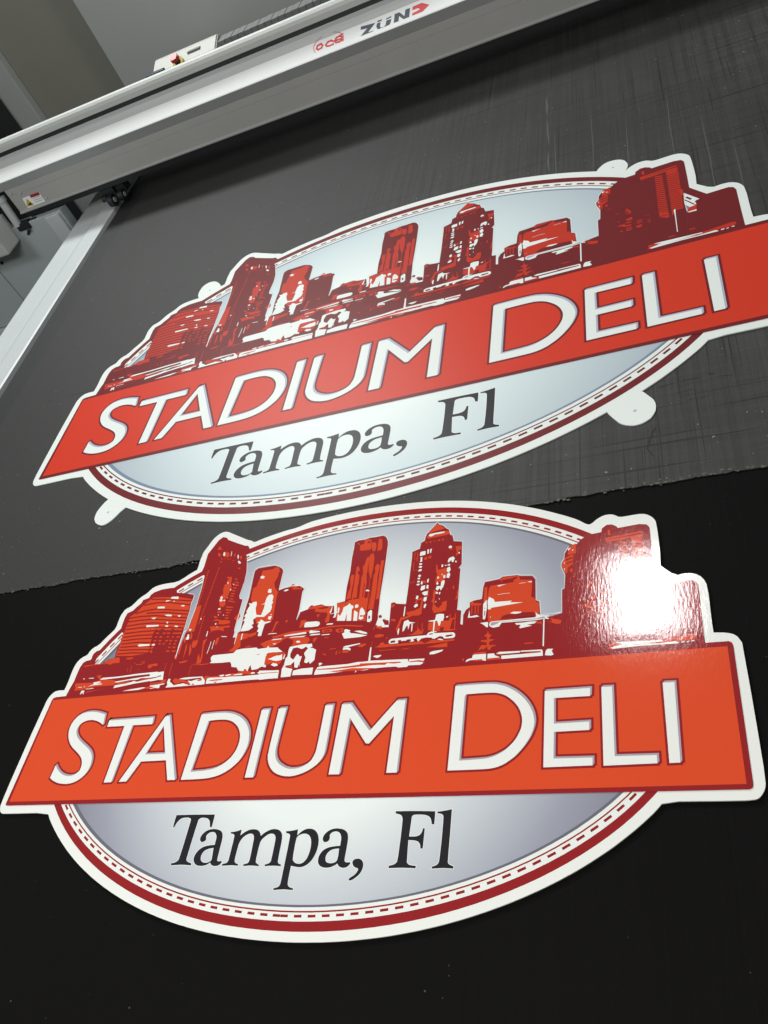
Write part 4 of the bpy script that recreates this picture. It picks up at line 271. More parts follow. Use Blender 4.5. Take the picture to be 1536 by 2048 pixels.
('waterfront',['D-5004,903 6,83 4,120 -2,135 4,123 28,73 49,30 89,9 -17,54 10,48 37,39 64,12 -12,-232 129,-15 63,32 57,42 88,6 17,67 401,-31 630,13 11,17 383,58 484,21 805,-84 223,75 439,-48 497,20 286,-54 740,-47 356,-54 217,24 724,-22 256,18 420,-319 523,-149 -6,-103 -1640,-36 -2577,1 -2309,1 -1403,15', 'O-4924,1385 168,6 213,1 -3,25 54,32 88,6 38,17 66,-13 28,-84 -114,3 -58,-22 -49,25 -257,-4 -156,-14', 'O-4955,1089 25,12 126,-7 185,-7 105,34 -93,74 88,6 15,-67 237,-33 103,-34 -65,-53 -329,5 -197,-31 -162,-10 -1,49', 'O-4755,1543 34,-8 6,-38', 'W-4844,1164 36,5 0,-18', 'W-4738,1166 99,0 3,-14 -91,6', 'W-4509,1127 34,24 276,-3 342,18 336,2 9,-24 -334,-5 -314,-13 -324,-5', 'W-4612,1089 125,6 5,-19 -82,-10 124,-10 -9,-12 -149,-2 -99,-15 99,31', 'W-4876,1037 81,-10 -1,-8 -69,10', 'W-4774,1030 35,6 -1,-13', 'W-4714,992 136,5 12,-9 -142,-3', 'W-4780,908 4,62 53,-1 8,-66 -33,39 -16,-25', 'O-4704,945 389,30 -185,-19 -169,-23', 'O-4759,916 0,33 23,-2 2,-35', 'W-4230,1066 63,8 322,26 293,15 49,5 11,-30 -132,-8 -159,6 -49,-19 -145,3 -211,-19', 'W-4209,967 10,44 184,12 133,28 48,-13 218,24 130,13 12,-31 -185,-17 -207,-16 -150,-20', 'O-4178,997 168,15 40,7 -7,-18 -181,-19', 'O-4159,1054 343,11 192,17 -4,-25 -198,-4 -192,-23 -169,-13', 'O-4030,921 264,19 126,3 198,16 24,-64 -227,23 -64,-14 -186,3', 'W-4038,905 136,19 206,17 59,-7 -116,-27 -168,-7', 'W-3573,950 130,12 15,-42 -55,15', 'X-3989,1066 68,10 19,-30 -46,-9', 'X-3868,1069 79,1 -18,-29 -48,14', 'O-4008,1344 33,8 -8,-17', 'O-3952,1314 84,-7 66,21 -25,39 -62,-15 8,-11 57,15 11,-19 -62,-19 -82,7', 'O-4066,1209 -9,40 7,18 -10,6 -7,-21 10,-41', 'O-4010,1197 -4,54 -3,53 -10,3 3,-53 4,-54', 'O-3733,1254 -1,39 69,7 100,-15 -1,-20 -86,1 -29,-37', 'O-3893,1239 11,8 11,-27', 'O-2375,1656 83,-9 1,-99 24,-106 -92,-68 -81,8 62,58 7,64', 'W-2664,1224 -23,8 21,17 -26,41 -4,32 27,24 318,2 39,47 102,9 208,-4 33,-26 126,7 24,29 15,-33 136,-7 17,-71 -148,8 -19,-23 24,-138 -19,-23 35,-18 -6,-22 -61,18 -55,-32 -86,-7 -34,79 -16,-36 -9,-58 -36,38 -25,-4 -5,-24 -81,13 -41,53 -82,13 -23,58 -26,22 -131,-1', 'X-2674,1276 21,-2 13,-21 -33,-1', 'X-2633,1272 37,9 29,-5 1,-26 -45,-6', 'X-2547,1274 144,5 5,-29 -146,-5', 'X-2255,1288 -5,38 28,16 54,-5 6,-45 -26,-22 -28,9', 'X-2142,1277 -11,39 30,10 38,2 25,-21 -22,-36 -2,-62 -22,-35 12,-88 19,23 -32,115', 'O-2018,1200 21,-5 3,-81 -13,-23 -16,13 2,62', 'O-2188,1057 109,21 73,-37 80,-12 19,-26 -86,-5 -188,34', 'P-1815,1271 18,30 147,-6 42,-166 -78,31 -41,-33 -46,-14 -28,9', 'V-1759,1204 56,26 65,18 17,-69 -68,-6', 'V-1711,1114 32,21 52,-11 25,-20 -4,-14 -48,-6', 'P-1986,1294 64,0 -10,-12', 'W-3299,904 19,43 -22,39 7,56 38,-9 0,-38 57,-42 28,-21 149,20 107,-40 24,11 -39,34 -36,28 71,-12 49,15 105,4 -40,40 41,-3 62,-67 10,-53 -151,-4 -253,-5', 'O-3219,1005 29,33 88,-17 59,-11 112,-53 32,-34 -46,-2 -55,41 -72,12 -33,-22 -56,4', 'W-3116,1022 64,13 94,2 190,-6 -8,-18 -80,0 -146,-7', 'P-2816,973 60,20 23,10 -8,-36 -45,-3', 'P-2879,922 21,17 20,-20 -16,-11', 'W-2653,913 -3,78 43,9 239,-11 76,3 195,-9 530,4 20,-79 -418,9 -380,-3 -155,-3', 'P-2639,959 115,9 132,-5 -22,-12 -155,-4', 'P-2532,932 59,-1 -33,-20', 'W-2470,1025 70,7 -5,-28 -52,2', 'W-2383,1018 74,12 29,-12 -73,-15', 'W-2270,1009 79,14 84,-3 -14,-20', 'W-1987,1022 35,9 35,-15 -27,-14 -33,3', 'W-1893,1020 310,7 6,-24 -291,-3', 'X-2656,911 2,96 -15,-3 -1,-92', 'O-2715,989 24,48 72,-18 144,0 215,19 79,-6 -2,-37 -192,-2 -263,5 -37,-49', 'W-3650,1149 234,15 29,-133 -79,6 -135,-15 -13,33 183,37 -12,14 -181,-24', 'W-3576,957 123,9 121,10 -9,-15 -65,-11 3,-44 -74,12 -78,-13 -3,6 76,20 -88,13', 'O-3406,1026 71,13 7,-38 -33,-23 -138,-2 -79,-13 -13,33 166,6', 'O-3707,1297 125,9 8,-20 -81,-13 -28,-37', 'O-3416,1173 -3,104 9,11 -7,6 -10,-14 4,-104', 'O-3302,1074 -10,142 2,71 -9,3 -2,-71 10,-142', 'O-2976,1060 -5,114 10,50 -8,4 -10,-51 5,-115', 'O-3218,1293 152,18 -42,-37 -82,-3', 'O-2940,1102 24,10 -40,-21', 'O-2982,1226 149,0 148,-1 -23,-10 -106,-6', 'O-2320,1558 26,95 111,-18 -7,-71 -124,-27', 'W-1878,1589 16,11 117,-3 2,-9', 'W-1621,1530 15,17 271,16 37,2 18,-27 -122,-6', 'W-1532,1501 35,9 224,-2 -46,-17', 'W-1244,1572 16,11 39,-11 102,-17 2,-13 -108,-7 -44,2', 'W-1236,1508 46,14 111,-6 9,-17 -128,1', 'W-1055,1488 15,11 110,-3 -4,-12', 'W-1795,1490 22,15 127,-2 3,-12', 'O-1639,1576 122,19 348,0 238,24 243,-14 218,-37 2,-16 -278,40 -204,4 -215,-20 -119,-19 -296,-13 -197,-24 -31,23', 'O-1067,1571 145,3 21,-46 -144,-3', 'O-859,1561 106,7 11,-57 -70,-11 -40,23', 'X-1027,1557 84,1 10,-20 -90,1', 'X-820,1544 46,8 0,-32 -36,1', 'O-1787,1509 213,9 331,-35 35,-47 -36,-59 -123,0 -98,-3 4,88 -108,37 -88,-55 -87,-54 -127,0 -93,60 69,31', 'W-1415,1426 21,16 38,-6 12,-24 -43,-2', 'W-1767,1430 23,8 40,-8 -22,-10', 'O-1164,1456 58,13 -6,-31 -26,-47 -21,15', 'O-1006,1452 74,-8 -10,-11 -55,6', 'O-2191,1428 86,17 6,-20 -88,-10', 'O-1906,1425 49,8 -1,-45 -47,12', 'W-755,1481 33,15 -12,32 21,17 76,-27 -15,-17 23,-27 84,-16 158,-41 -90,-15 -233,0', 'W-587,1500 82,0 99,-38 16,-26 -72,14', 'X-651,1433 64,-1 38,-13 -95,5', 'W-705,1276 27,13 205,22 2,-12 -169,-25', 'W-694,1249 32,18 61,-15 12,-37 -31,15', 'O-470,1293 79,10 5,-31 -44,-13 -69,1', 'V-76,1271 0,41 31,17 330,5 131,-3 18,34 41,13 23,-8 23,-20 236,-14 28,-27 -2,-40 -30,-12 -95,2 -44,16 25,-37 -54,11 -77,26 -84,-15 -24,20 -55,6 -28,-32 -26,32 -40,-25 -44,-2 -58,24 -55,0 -40,-26 -100,-1', 'Y-56,1286 15,14 50,0 4,-27 -61,-5', 'Y43,1294 38,8 15,-28 -42,-17', 'Y153,1294 55,4 15,-32 -49,-7', 'Y247,1294 53,9 -8,-29 -31,-8', 'Y350,1291 69,8 77,-11 -8,-28 -81,-39 -47,28', 'Y447,1346 53,6 -9,-17 -43,-1', 'Y529,1273 61,28 44,-13 15,-45 -55,23 -52,-12', 'Y664,1305 84,3 7,-19 -67,-10 -27,7', 'V483,1059 2,28 41,13 126,8 -9,-19 -61,-22 -51,-12', 'V-262,1101 31,11 86,-1 -20,-25 -37,-12', 'W-476,866 27,170 134,6 -3,194 17,-2 14,-189 140,-7 357,-16 10,-35 107,2 87,-25 -6,-22 -32,-14 -139,7 -29,-20 -108,2 -35,16 -252,5 -247,10', 'P-423,1017 225,-9 309,-13 23,-14 -96,-6 -90,14 -29,-20 -338,24', 'V227,1015 118,-3 84,-4 -11,-30 -71,15 -116,-7', 'P225,989 112,1 87,-16 8,-23 -10,-10 -13,20 -70,13 -96,0', 'W-408,929 99,8 25,-13 -77,-8 -45,1', 'P-309,937 67,3 -9,-13 -44,-6', 'O-304,1234 4,83 -5,1 -4,-83', 'W-1036,912 2,47 23,57 34,9 382,1 145,16 401,-25 12,-80 -596,-12 -159,-10', 'P-1018,993 258,-5 227,9 235,14 100,-3 115,-28 -177,-1 -234,-8 -320,-2 -189,11', 'P-832,942 137,6 169,14 317,-25 -197,-20 -343,12', 'V-1009,1063 20,16 44,-12 -15,-14 -36,-21 7,23', 'W-1355,933 3,65 115,20 167,1 3,-98', 'X-1217,939 -13,57 146,4 -2,9 -149,-6 9,-63', 'W-1514,916 -15,121 20,59 1,97 19,23 -5,99 8,43 84,10 97,9 140,-2 16,-45 -33,-15 51,-11 48,-29 1,-61 6,-85 -19,-22 -35,-33 -20,38 -31,-22 -39,16 6,108 -5,-36 -32,64 45,69 -42,29 -20,-22 -34,-9 -69,31 -60,-6 -23,-85 12,-50 52,-41 33,70 16,11 39,-41 30,3 -6,-54 -7,-47 20,-62 -24,50 -12,-53 -48,10 -16,86 -16,-11 -28,-33 -72,-6 -7,-23 118,-35 -4,-35 -1,-71', 'W-1831,906 -36,136 302,-20 9,-108', 'P-1844,1004 273,-5 2,-9 -273,4', 'P-1491,1070 95,10 23,-44 -80,31 -8,-18', 'W-2071,1371 130,-6 122,20 159,-29 84,-64 -158,9 -84,-17 11,-137 32,-52 -32,3 -67,18 -100,-4', 'P-1813,1123 -8,124 39,46 205,-20 32,22 9,-38 -17,-84 -22,-59 -73,-6 -70,31', 'V-1779,1206 77,17 129,31 14,-81 -78,-11 -94,27', 'V-1711,1114 36,27 67,-43 -46,-14', 'W-1549,1185 -9,62 20,16 11,-19 -3,-61', 'X-1647,1405 19,74 70,25 72,-39 37,-55 -64,-43 -13,-98 -38,53 -54,18', 'P-997,1206 65,0 7,-34 -41,25', 'P-897,1269 99,5 -3,-12 -82,-4', 'P-793,1186 9,48 12,-2 1,-66', 'P-747,1194 10,35 10,11 -5,-65', 'P-709,1208 19,22 89,-14 -12,-29 -70,3', 'V-697,1237 1,24 69,5 39,-22 -2,-23 -33,21 -56,-7', 'V-697,1267 19,22 205,22 8,-13 -162,-29', 'P-493,1259 25,21 77,23 -2,-24 -35,-32', 'P-260,1230 70,17 16,46 35,-10 4,-30 52,1 5,-40 -107,3', 'P-286,1394 48,19 69,-7 -1,-30 -49,-13 -59,12', 'W1083,1428 92,6 12,-18 -2,-56 -15,0 -55,52', 'W1199,1380 3,40 24,14 123,0 393,-2 20,9 -7,70 16,-37 25,-8 10,-13 107,-16 0,-12 -34,-4 35,-21 -10,-10 -39,10 -107,-10 -408,13 -28,-49 -70,-9 -31,15', 'S1214,1389 4,23 19,10 521,-9 87,18 29,-9 -19,-15 -127,-2 -399,12 -39,-25 -60,-16', 'W1512,1379 79,-4 99,6 78,-7 -19,-23 -39,-6 -54,-3 60,-21 -142,-20 -11,21 20,9 -11,20 -40,2', 'W1846,1397 -2,-360 15,-2 2,360', 'O1875,1371 49,-17 76,5 44,-19 0,-28 -43,0', 'O1768,1372 59,-7 5,-46 -24,26 -39,2', 'W1806,1455 97,0 150,-1 0,7 -150,1 -98,0', 'O1083,1052 31,64 19,9 51,-11 -2,40 -72,18 -1,17 71,-1 3,33 -37,27 34,25 7,45 19,-54 36,-15 -24,-26 -8,-27 71,-13 -49,-18 -20,-14 2,-34 96,-10 -64,-21 -18,-37 -25,2 -12,46 -43,-35 -21,8', 'W946,913 4,24 24,15 45,7 7,38 25,8 135,-5 3,-90 -42,9 -6,17 -146,-3', 'O1015,1003 24,25 141,4 1,-28 -131,5', 'O897,964 25,-2 -6,-43', 'O996,928 145,6 46,-18 0,-8 -130,9', 'W1205,936 -1,62 77,0 11,-27 61,-30', 'O1197,915 8,18 158,7 9,18 -60,17 -16,12 75,-23 12,-28 -9,-21', 'W1306,992 34,19 244,-11 1,-21 -234,1', 'W1590,986 4,16 239,-7 12,-17 4,-65 -475,2 -7,44 238,-1 219,0 0,17 -181,10', 'P1605,967 210,3 5,-9 -177,-1', 'W1872,917 9,57 18,22 66,-6 -18,-22 23,-50 -23,-12', 'O1620,1098 58,3 67,-5 -28,-10 -77,-1'])]
LOGO={'Z': '-2372,346 -2005,304 -2207,148 -2066,129 -2084,89 -2439,86 -2447,99 -2219,250 -2389,272', 'U': '-1964,273 -1877,269 -1902,177 -1882,135 -1813,128 -1765,153 -1728,250 -1600,243 -1642,149 -1709,91 -1810,76 -1913,89 -1977,140 -1993,207', 'dot1': '-1947,330 -1828,322 -1847,291 -1956,295', 'dot2': '-1726,302 -1591,312 -1610,279 -1737,273', 'N': '-1510,326 -1388,321 -1283,189 -1240,328 -1124,325 -1179,89 -1295,96 -1411,239 -1443,91 -1564,104', 'arrow': '-1058,328 -835,335 -661,223 -884,93 -1103,112 -1085,181 -929,191 -897,210 -947,251 -1081,246'}
EMBLEM_RING='-3647,273 -3562,416 -3379,496 -3140,505 -2938,452 -2846,356 -2840,243 -2956,114 -3148,38 -3361,18 -3541,65 -3635,157'
EMBLEM={'o': '-3571,245 -3536,307 -3441,321 -3403,269 -3436,219 -3523,202', 'c': '-3114,262 -3171,304 -3259,297 -3321,251 -3295,206 -3223,189 -3122,196', 'e': '-3062,257 -2891,247 -2876,286 -2932,332 -3023,317 -3078,258 -3048,203 -2966,192 -2870,210', 'acc': '-2947,342 -2846,353'}
STICKER={'paper': '-13755,1094 -13108,1096 -13117,791 -13804,781', 'red': '-13465,1098 -13114,1098 -13126,1011 -13471,1019', 'tri': '-13628,1044 -13530,809 -13799,822', 'mark': '-13688,886 -13584,908 -13590,841 -13714,848'}
MAT_EDGE='-7509,3014 -6523,3042 -5603,3062 -4481,3053 -3490,3064 1904,3191 2476,3218 3051,3230 3729,3230 4479,3214'
SLITS=[(-0.5116, 1.3506, 0.0814, 0.015, 0.00081), (-0.506, 1.3609, 0.0604, 0.097, 0.00063), (-0.9158, 0.8252, 0.0138, 0.057, 0.00144), (-0.8708, 0.828, 0.0834, -0.033, 0.0009), (-0.884, 1.1916, 0.0108, -0.035, 0.00144), (-0.7328, 1.1495, 0.0251, 0.05, 0.00108), (-0.7002, 1.1496, 0.0479, 0.066, 0.00054), (0.3278, 0.4221, 0.0188, -1.938, 0.00117), (0.3211, 0.4063, 0.0254, -1.878, 0.00117), (0.3136, 0.3856, 0.0211, -1.119, 0.00072), (0.3299, 0.4931, 0.0281, 0.09, 0.00063), (0.3618, 0.4974, 0.0266, -0.01, 0.00072), (0.3976, 0.5003, 0.0112, -0.048, 0.00108), (0.4093, 0.4936, 0.0232, -0.184, 0.00054), (0.3531, 0.4752, 0.0285, 0.045, 0.00045), (0.3752, 0.4973, 0.0146, 0.031, 0.00081), (0.3141, 0.4918, 0.0112, 0.059, 0.00072), (0.3673, 0.4574, 0.0311, 0.078, 0.00036), (0.3199, 0.4066, 0.009, -0.656, 0.00045)]
SCUFFS=[(0.1699, 1.4907, 0.0953, -1.546, 0.00144), (0.1725, 1.3841, 0.1212, -1.533, 0.00108), (0.1763, 1.2431, 0.0898, -1.537, 0.00108), (-0.4302, 1.3518, 0.0467, -0.02, 0.00045), (0.4802, 1.4907, 0.0063, -1.354, 0.00198), (0.3978, 1.4918, 0.0064, -1.321, 0.0018), (0.1898, 1.3175, 0.3062, -1.555, 0.00054), (0.3287, 1.3071, 0.3318, -1.585, 0.00054), (0.2621, 1.3991, 0.391, -1.568, 0.00054), (0.4064, 1.3365, 0.2897, -1.58, 0.00063), (0.4592, 1.2142, 0.3407, -1.58, 0.00063), (0.4986, 1.1107, 0.2589, -1.576, 0.00054)]

# ------------------------------------------------------------------ setting
bm = bmesh.new(); box(bm, -6, 5, -3, 4.4, -1.0, -0.9); structure(link('floor', bm, M['floor']))
bm = bmesh.new(); box(bm, -6, 5, 3.16, 3.3, -0.9, 3.0)
wl = link('wall', bm, M['wall_dark']); structure(wl); wl.name = 'back_wall'
bm = bmesh.new(); box(bm, -1.635, 5, 3.0, 3.158, -0.9, 3.0); structure(link('wall_bay', bm, M['wall_light']))
bm = bmesh.new(); box(bm, -2.31, -2.17, 3.11, 3.158, -0.9, 3.0, 0.004)
tag(link('wall_post', bm, M['wall_light']), 'pale grey wall post at the far left behind the machine', 'post')
bm = bmesh.new(); box(bm, -3.4, -2.275, 2.9, 3.10, -0.9, 1.6, 0.01)
tag(link('dark_doorway', bm, M['black']), 'black cabinet beside the wall post at the far left edge, a solid block coloured dark', 'doorway')  # solid black block stands in for the darkness of a doorway

# ------------------------------------------------------------------ cutting table
table = thing('cutting_table', 'flatbed cutting table with white steel side rail and black bed', 'table', (0, 0, 0))
bm = bmesh.new(); box(bm, -1.092, 2.6, -0.9, 2.9, -0.12, 0.0); link('bed', bm, M['mat_black'], table)
bm = bmesh.new(); box(bm, -1.0915, -1.02, -0.9, 2.9, 0.0001, 0.0004); link('bed_edge', bm, mat('dark_grey_edge', (0.022, 0.0225, 0.023), 0.6, 0.3), table)
bm = bmesh.new()
extrude_profile(bm, [(-1.243, -0.05), (-1.243, 0.004), (-1.240, 0.007), (-1.168, 0.007), (-1.150, 0.0115), (-1.099, 0.0125), (-1.0945, 0.010), (-1.0945, -0.05)], -0.9, 2.9)
bm.transform(Matrix.Rotation(math.pi / 2, 4, 'Z') @ Matrix.Scale(-1, 4, (0, 1, 0)))
bmesh.ops.recalc_face_normals(bm, faces=bm.faces[:])
link('side_rail', bm, M['rail_white'], table)
for x in (-1.0, 2.4):
    for y in (-0.7, 2.7):
        bm = bmesh.new(); box(bm, x - .06, x + .06, y - .06, y + .06, -0.9, -0.1205); link('leg', bm, M['panel_grey'], table)

# ragged grey cutting mat on the bed
random.seed(4)
ed = raw(MAT_EDGE); pl = []
x0, x1 = -1.0275, 2.45
def edge_y(x):
    if x <= ed[0][0]: return ed[0][1] + (x - ed[0][0]) * 0.012
    for (a, b), (c, d) in zip(ed, ed[1:]):
        if x <= c: return b + (d - b) * (x - a) / (c - a)
    return ed[-1][1] + (x - ed[-1][0]) * 0.008
n = 900; wob = 0.0
for i in range(n + 1):
    x = x0 + (x1 - x0) * i / n
    wob = wob * 0.86 + random.gauss(0, 0.0006)
    pl.append((x, edge_y(x) + wob + (random.random() < 0.05) * random.uniform(-.0015, .0015)))
outline = pl + [(x1, 2.88), (x0, 2.88)]
bm = bmesh.new(); slab(bm, outline, 0.0006, 0.0019)
cmat = tag(link('cutting_mat', bm, M['mat_grey']), 'worn dark grey cutting mat with knife marks and a ragged front edge', 'mat')
# frayed fibres and crumbs along that edge are part of the mat
bm = bmesh.new()
for i in range(420):
    x = random.uniform(-1.0, 0.75); y = edge_y(x) + random.gauss(0.001, 0.0022); s = random.uniform(.0004, .0013) * (1.5 if x > .2 else 1)
    r = bmesh.ops.create_icosphere(bm, subdivisions=1, radius=s)
    for v in r['verts']: v.co = Vector((v.co.x * random.uniform(.8, 2.6) + x, v.co.y + y, v.co.z * .6 + .0019))
fr = mat('frayed_fibre', (0.10, 0.095, 0.075), 0.8); fe = link('frayed_edge', bm, fr, cmat); fe['kind'] = 'stuff'
# cut slits and gouges in the grey mat
def gouges(specs, m, name):
    for k, (x, y, L, a, wd) in enumerate(specs):
        bm = bmesh.new()
        p = [(x + math.cos(a) * L * t + random.gauss(0, .0006), y + math.sin(a) * L * t + random.gauss(0, .0006)) for t in (0, .25, .5, .75, 1)]
        px_, py_ = -math.sin(a) * wd * 1.7, math.cos(a) * wd * 1.7; up = [(q[0] + px_ * s, q[1] + py_ * s) for q, s in zip(p, (0.05, .8, 1, .7, 0.05))]; dn = [(q[0] - px_ * s, q[1] - py_ * s) for q, s in zip(p, (0.05, .7, 1, .8, 0.05))]
        flat(bm, dn + up[::-1], (), 0.00195 + 0.00001 * (k % 9)); link(name, bm, m, cmat)
GOUGE = mat('slit_black', (0.006, 0.006, 0.006), 0.7)
gouges(SLITS, GOUGE, 'knife_slit')
gl = mat('scuff_grey', (0.065, 0.065, 0.063), 0.6)
gouges(SCUFFS, gl, 'scuff_mark')

# ------------------------------------------------------------------ the two printed signs
def make_sign(name, label, gloss, tabs):
    P = print_mats(gloss)
    root = thing(name, label, 'sign', group='printed restaurant signs')
    Z = 0.000025
    pan = dec(PANEL)
    bm = bmesh.new(); slab(bm, pan, -0.0017, 0.0); link('panel', bm, P['white'], root)
    if tabs:
        for t, h in zip(TABS, TAB_HOLES):
            bm = bmesh.new(); slab(bm, dec(t), -0.0017, -0.00004); tb = link('mounting_tab', bm, P['white'], root)
            bm = bmesh.new(); hx, hy = dec(h)[0]
            flat(bm, [(hx + .0016 * math.cos(a * .6283), hy + .0016 * math.sin(a * .6283)) for a in range(10)], (), 0.00002); link('hole', bm, P['shade'], tb)
    ro, ri, th, so, si = (dec(s) for s in (RING_RED_OUT, RING_RED_IN, RING_THIN, RING_SL_OUT, RING_SL_IN))
    bm = bmesh.new(); ringfill(bm, ri, ro, Z * 2); ring = link('oval_border', bm, P['dark'], root)
    def grow(r, d):
        cx, cy = ELL[0], ELL[1]
        out = []
        for x, y in r:
            vx, vy = x - cx, y - cy; l = math.hypot(vx, vy); out.append((x + vx / l * d, y + vy / l * d))
        return out
    bm = bmesh.new(); ringfill(bm, grow(th, -.0008), grow(th, .0008), Z * 2); link('thin_border_line', bm, P['dark'], ring)
    # stitch dashes round the oval
    cx, cy, a, b = ELL
    ths = [i * 2 * math.pi / 4000 - math.pi / 2 for i in range(4001)]
    rc = [((p[0] + q[0]) / 2, (p[1] + q[1]) / 2) for p, q in zip(ri, th)]
    rc = grow(rc, -.0004)
    # resample centre line by arc length, starting at the bottom
    k0 = min(range(len(rc)), key=lambda i: rc[i][1]); rc = rc[k0:] + rc[:k0] + [rc[k0]]
    acc = [0]
    for p, q in zip(rc, rc[1:]): acc.append(acc[-1] + math.dist(p, q))
    def at(s):
        s = s % acc[-1]
        for i in range(len(acc) - 1):
            if acc[i + 1] >= s:
                t = (s - acc[i]) / (acc[i + 1] - acc[i]); return (rc[i][0] + (rc[i + 1][0] - rc[i][0]) * t, rc[i][1] + (rc[i + 1][1] - rc[i][1]) * t)
    bm = bmesh.new(); s = 0.0045
    while s < acc[-1] - 0.006:
        strip(bm, [at(s - .0032), at(s + .0032)], 0.0013, Z * 2); s += 0.01585
    strip(bm, [at(-.0032 - .0045), at(.0032 - .0045)], 0.0013, Z * 2)
    link('stitch_dashes', bm, P['dark'], ring)
    bm = bmesh.new(); ringfill(bm, si, so, Z * 2); fld_edge = bm
    bm2 = bmesh.new(); flat(bm2, si, (), Z * 2); fld = link('sky_field', bm2, P['field'], root)
    link('field_edge', fld_edge, P['slate'], fld)
    # skyline, one part per printed building, its tones as sub-parts
    kinds = {'D': ('dark', 4), 'O': ('mid', 8), 'X': ('dark', 11), 'W': ('white', 14), 'P': ('mid', 17), 'V': ('white', 20), 'Y': ('dark', 23), 'S': ('slate_light', 26)}
    P['slate_light'] = P['shade']
    pn = {'domed_building': 'domed_building', 'needle_tower': 'slanted_roof_tower', 'lit_tower': 'lit_tower', 'box_building': 'plain_block', 'low_building': 'low_block',
          'slab_tower': 'ribbed_tower', 'small_block': 'small_block', 'pyramid_tower': 'pyramid_roof_tower', 'brick_building': 'flat_roof_block', 'round_tower': 'striped_tower', 'corner_block': 'corner_block', 'waterfront': 'waterfront'}
    sub = {'O': 'orange_marking', 'X': 'shadow_marking', 'W': 'white_marking', 'P': 'orange_marking', 'V': 'window_marking', 'Y': 'window_shadow_marking', 'S': 'grey_marking'}
    for bi, (bn, polys) in enumerate(SKYLINE):
        by = {}
        for s in polys: by.setdefault(s[0], []).append(dec(s[1:]))
        base = None
        for c in 'DOXWPVYS':
            if c not in by: continue
            bm = bmesh.new(); mk, lv = kinds[c]
            for k, p in enumerate(by[c]):
                flat(bm, p, (), Z * lv + (bi * 0.000006 if c == 'D' else (k % 60) * 0.0000011 + (0.00000055 if bn == 'waterfront' else 0.0)))
            o = link(pn[bn] if c == 'D' else sub[c], bm, P[mk], root if c == 'D' else base)
            if c == 'D': base = o
    # banner and lettering
    bm = bmesh.new(); flat(bm, dec(BANNER_EDGE), (), Z * 29); ban = link('banner', bm, P['dark'], root)
    bm = bmesh.new(); flat(bm, dec(BANNER), (), Z * 31); link('banner_field', bm, P['orange'], ban)
    sx, sy = SHIFT; so_ = OUTLINE
    for n_, o_, hs in LETTERS:
        out = dec(o_); hol = [dec(h) for h in hs]
        lt = bmesh.new(); flat(lt, out, hol, Z * 43); L = link('letter', lt, P['white'], root)
        bm = bmesh.new()
        for q, loop in enumerate([out] + hol):
            strip(bm, loop, so_ * 1.08, Z * 33, True, dz=0.000004); strip(bm, [(x + sx, y + sy) for x, y in loop], so_ * 1.08, Z * 35, True, dz=0.000004)
        link('letter_outline', bm, P['dark'], L)
        bm = bmesh.new()
        flat(bm, [(x + sx, y + sy) for x, y in out], [[(x + sx, y + sy) for x, y in h] for h in hol], Z * 40)
        for loop in [out] + hol:
            m_ = len(loop)
            for i in range(m_):
                p, q = loop[i], loop[(i + 1) % m_]
                quad = [p, q, (q[0] + sx, q[1] + sy), (p[0] + sx, p[1] + sy)]
                cr = (q[0] - p[0]) * sy - (q[1] - p[1]) * sx
                if abs(cr) < 1e-10: continue
                if cr < 0: quad = quad[::-1]
                bm.faces.new([bm.verts.new((x, y, Z * 38 + (i % 9) * 0.000004)) for x, y in quad])
        link('letter_shade', bm, P['shade'], L)
    for n_, o_, hs in TOWN:
        out = dec(o_); hol = [dec(h) for h in hs]
        bm = bmesh.new(); flat(bm, out, hol, Z * 7); L = link('comma' if n_ == 'comma' else 'letter', bm, P['black'], root)
        bm = bmesh.new()
        for loop in [out] + hol: strip(bm, loop, 0.0006 if gloss else 0.0008, Z * 4, True, dz=0.000004)
        link('letter_halo', bm, P['white'], L)
    return root
small = make_sign('oval_sign', 'smaller glossy oval skyline sign with a bright lamp glare, lying half on the black bed', True, False)
small.location = (0, 0, SIGN_TOP)
large = make_sign('oval_sign', 'larger matte oval skyline sign with four white mounting tabs, lying on the grey mat', False, True)
large.location = (-0.032723, 0.677244, SIGN_TOP); large.rotation_euler = (0, 0, math.radians(0.51646)); large.scale = (1.462186, 1.462186, 1.0)

# ------------------------------------------------------------------ gantry beam across the table
gantry = thing('cutter_gantry', 'grey and white machine beam bridging the table, with red and grey logos', 'machine', (0, 0, SIGN_TOP), math.radians(-0.4))
def gpart(name, prof, x0, x1, m, bev=0.0):
    bm = bmesh.new(); extrude_profile(bm, prof, x0, x1)
    if bev: bmesh.ops.bevel(bm, geom=[e for e in bm.edges if abs((e.verts[0].co - e.verts[1].co).x) > 0.5], offset=bev, segments=3, profile=0.5, affect='EDGES')
    return link(name, bm, m, gantry)
XR = 2.55
gpart('face_plate', [(1.6985, 0.074), (1.6955, 0.0755), (1.6950, 0.0785), (1.697, 0.0815), (1.700, 0.083), (1.700, 0.1282), (1.7012, 0.1288), (1.7012, 0.1304), (1.700, 0.131), (1.700, 0.151), (1.93, 0.151), (1.93, 0.074)], -1.413, XR, M['face_grey'])
gpart('bottom_seal', [(1.698, 0.0602), (1.698, 0.0738), (1.93, 0.0738), (1.93, 0.0602)], -1.40, XR, M['black'])
gpart('lower_chamfer', [(1.700, 0.1514), (1.682, 0.1793), (1.93, 0.1793), (1.93, 0.1514)], -1.9, XR, M['housing_grey'])
gpart('cover_band', [(1.682, 0.1796), (1.6835, 0.1815), (1.715, 0.2049), (1.93, 0.2049), (1.93, 0.1796)], -1.9, XR, M['housing_white'])
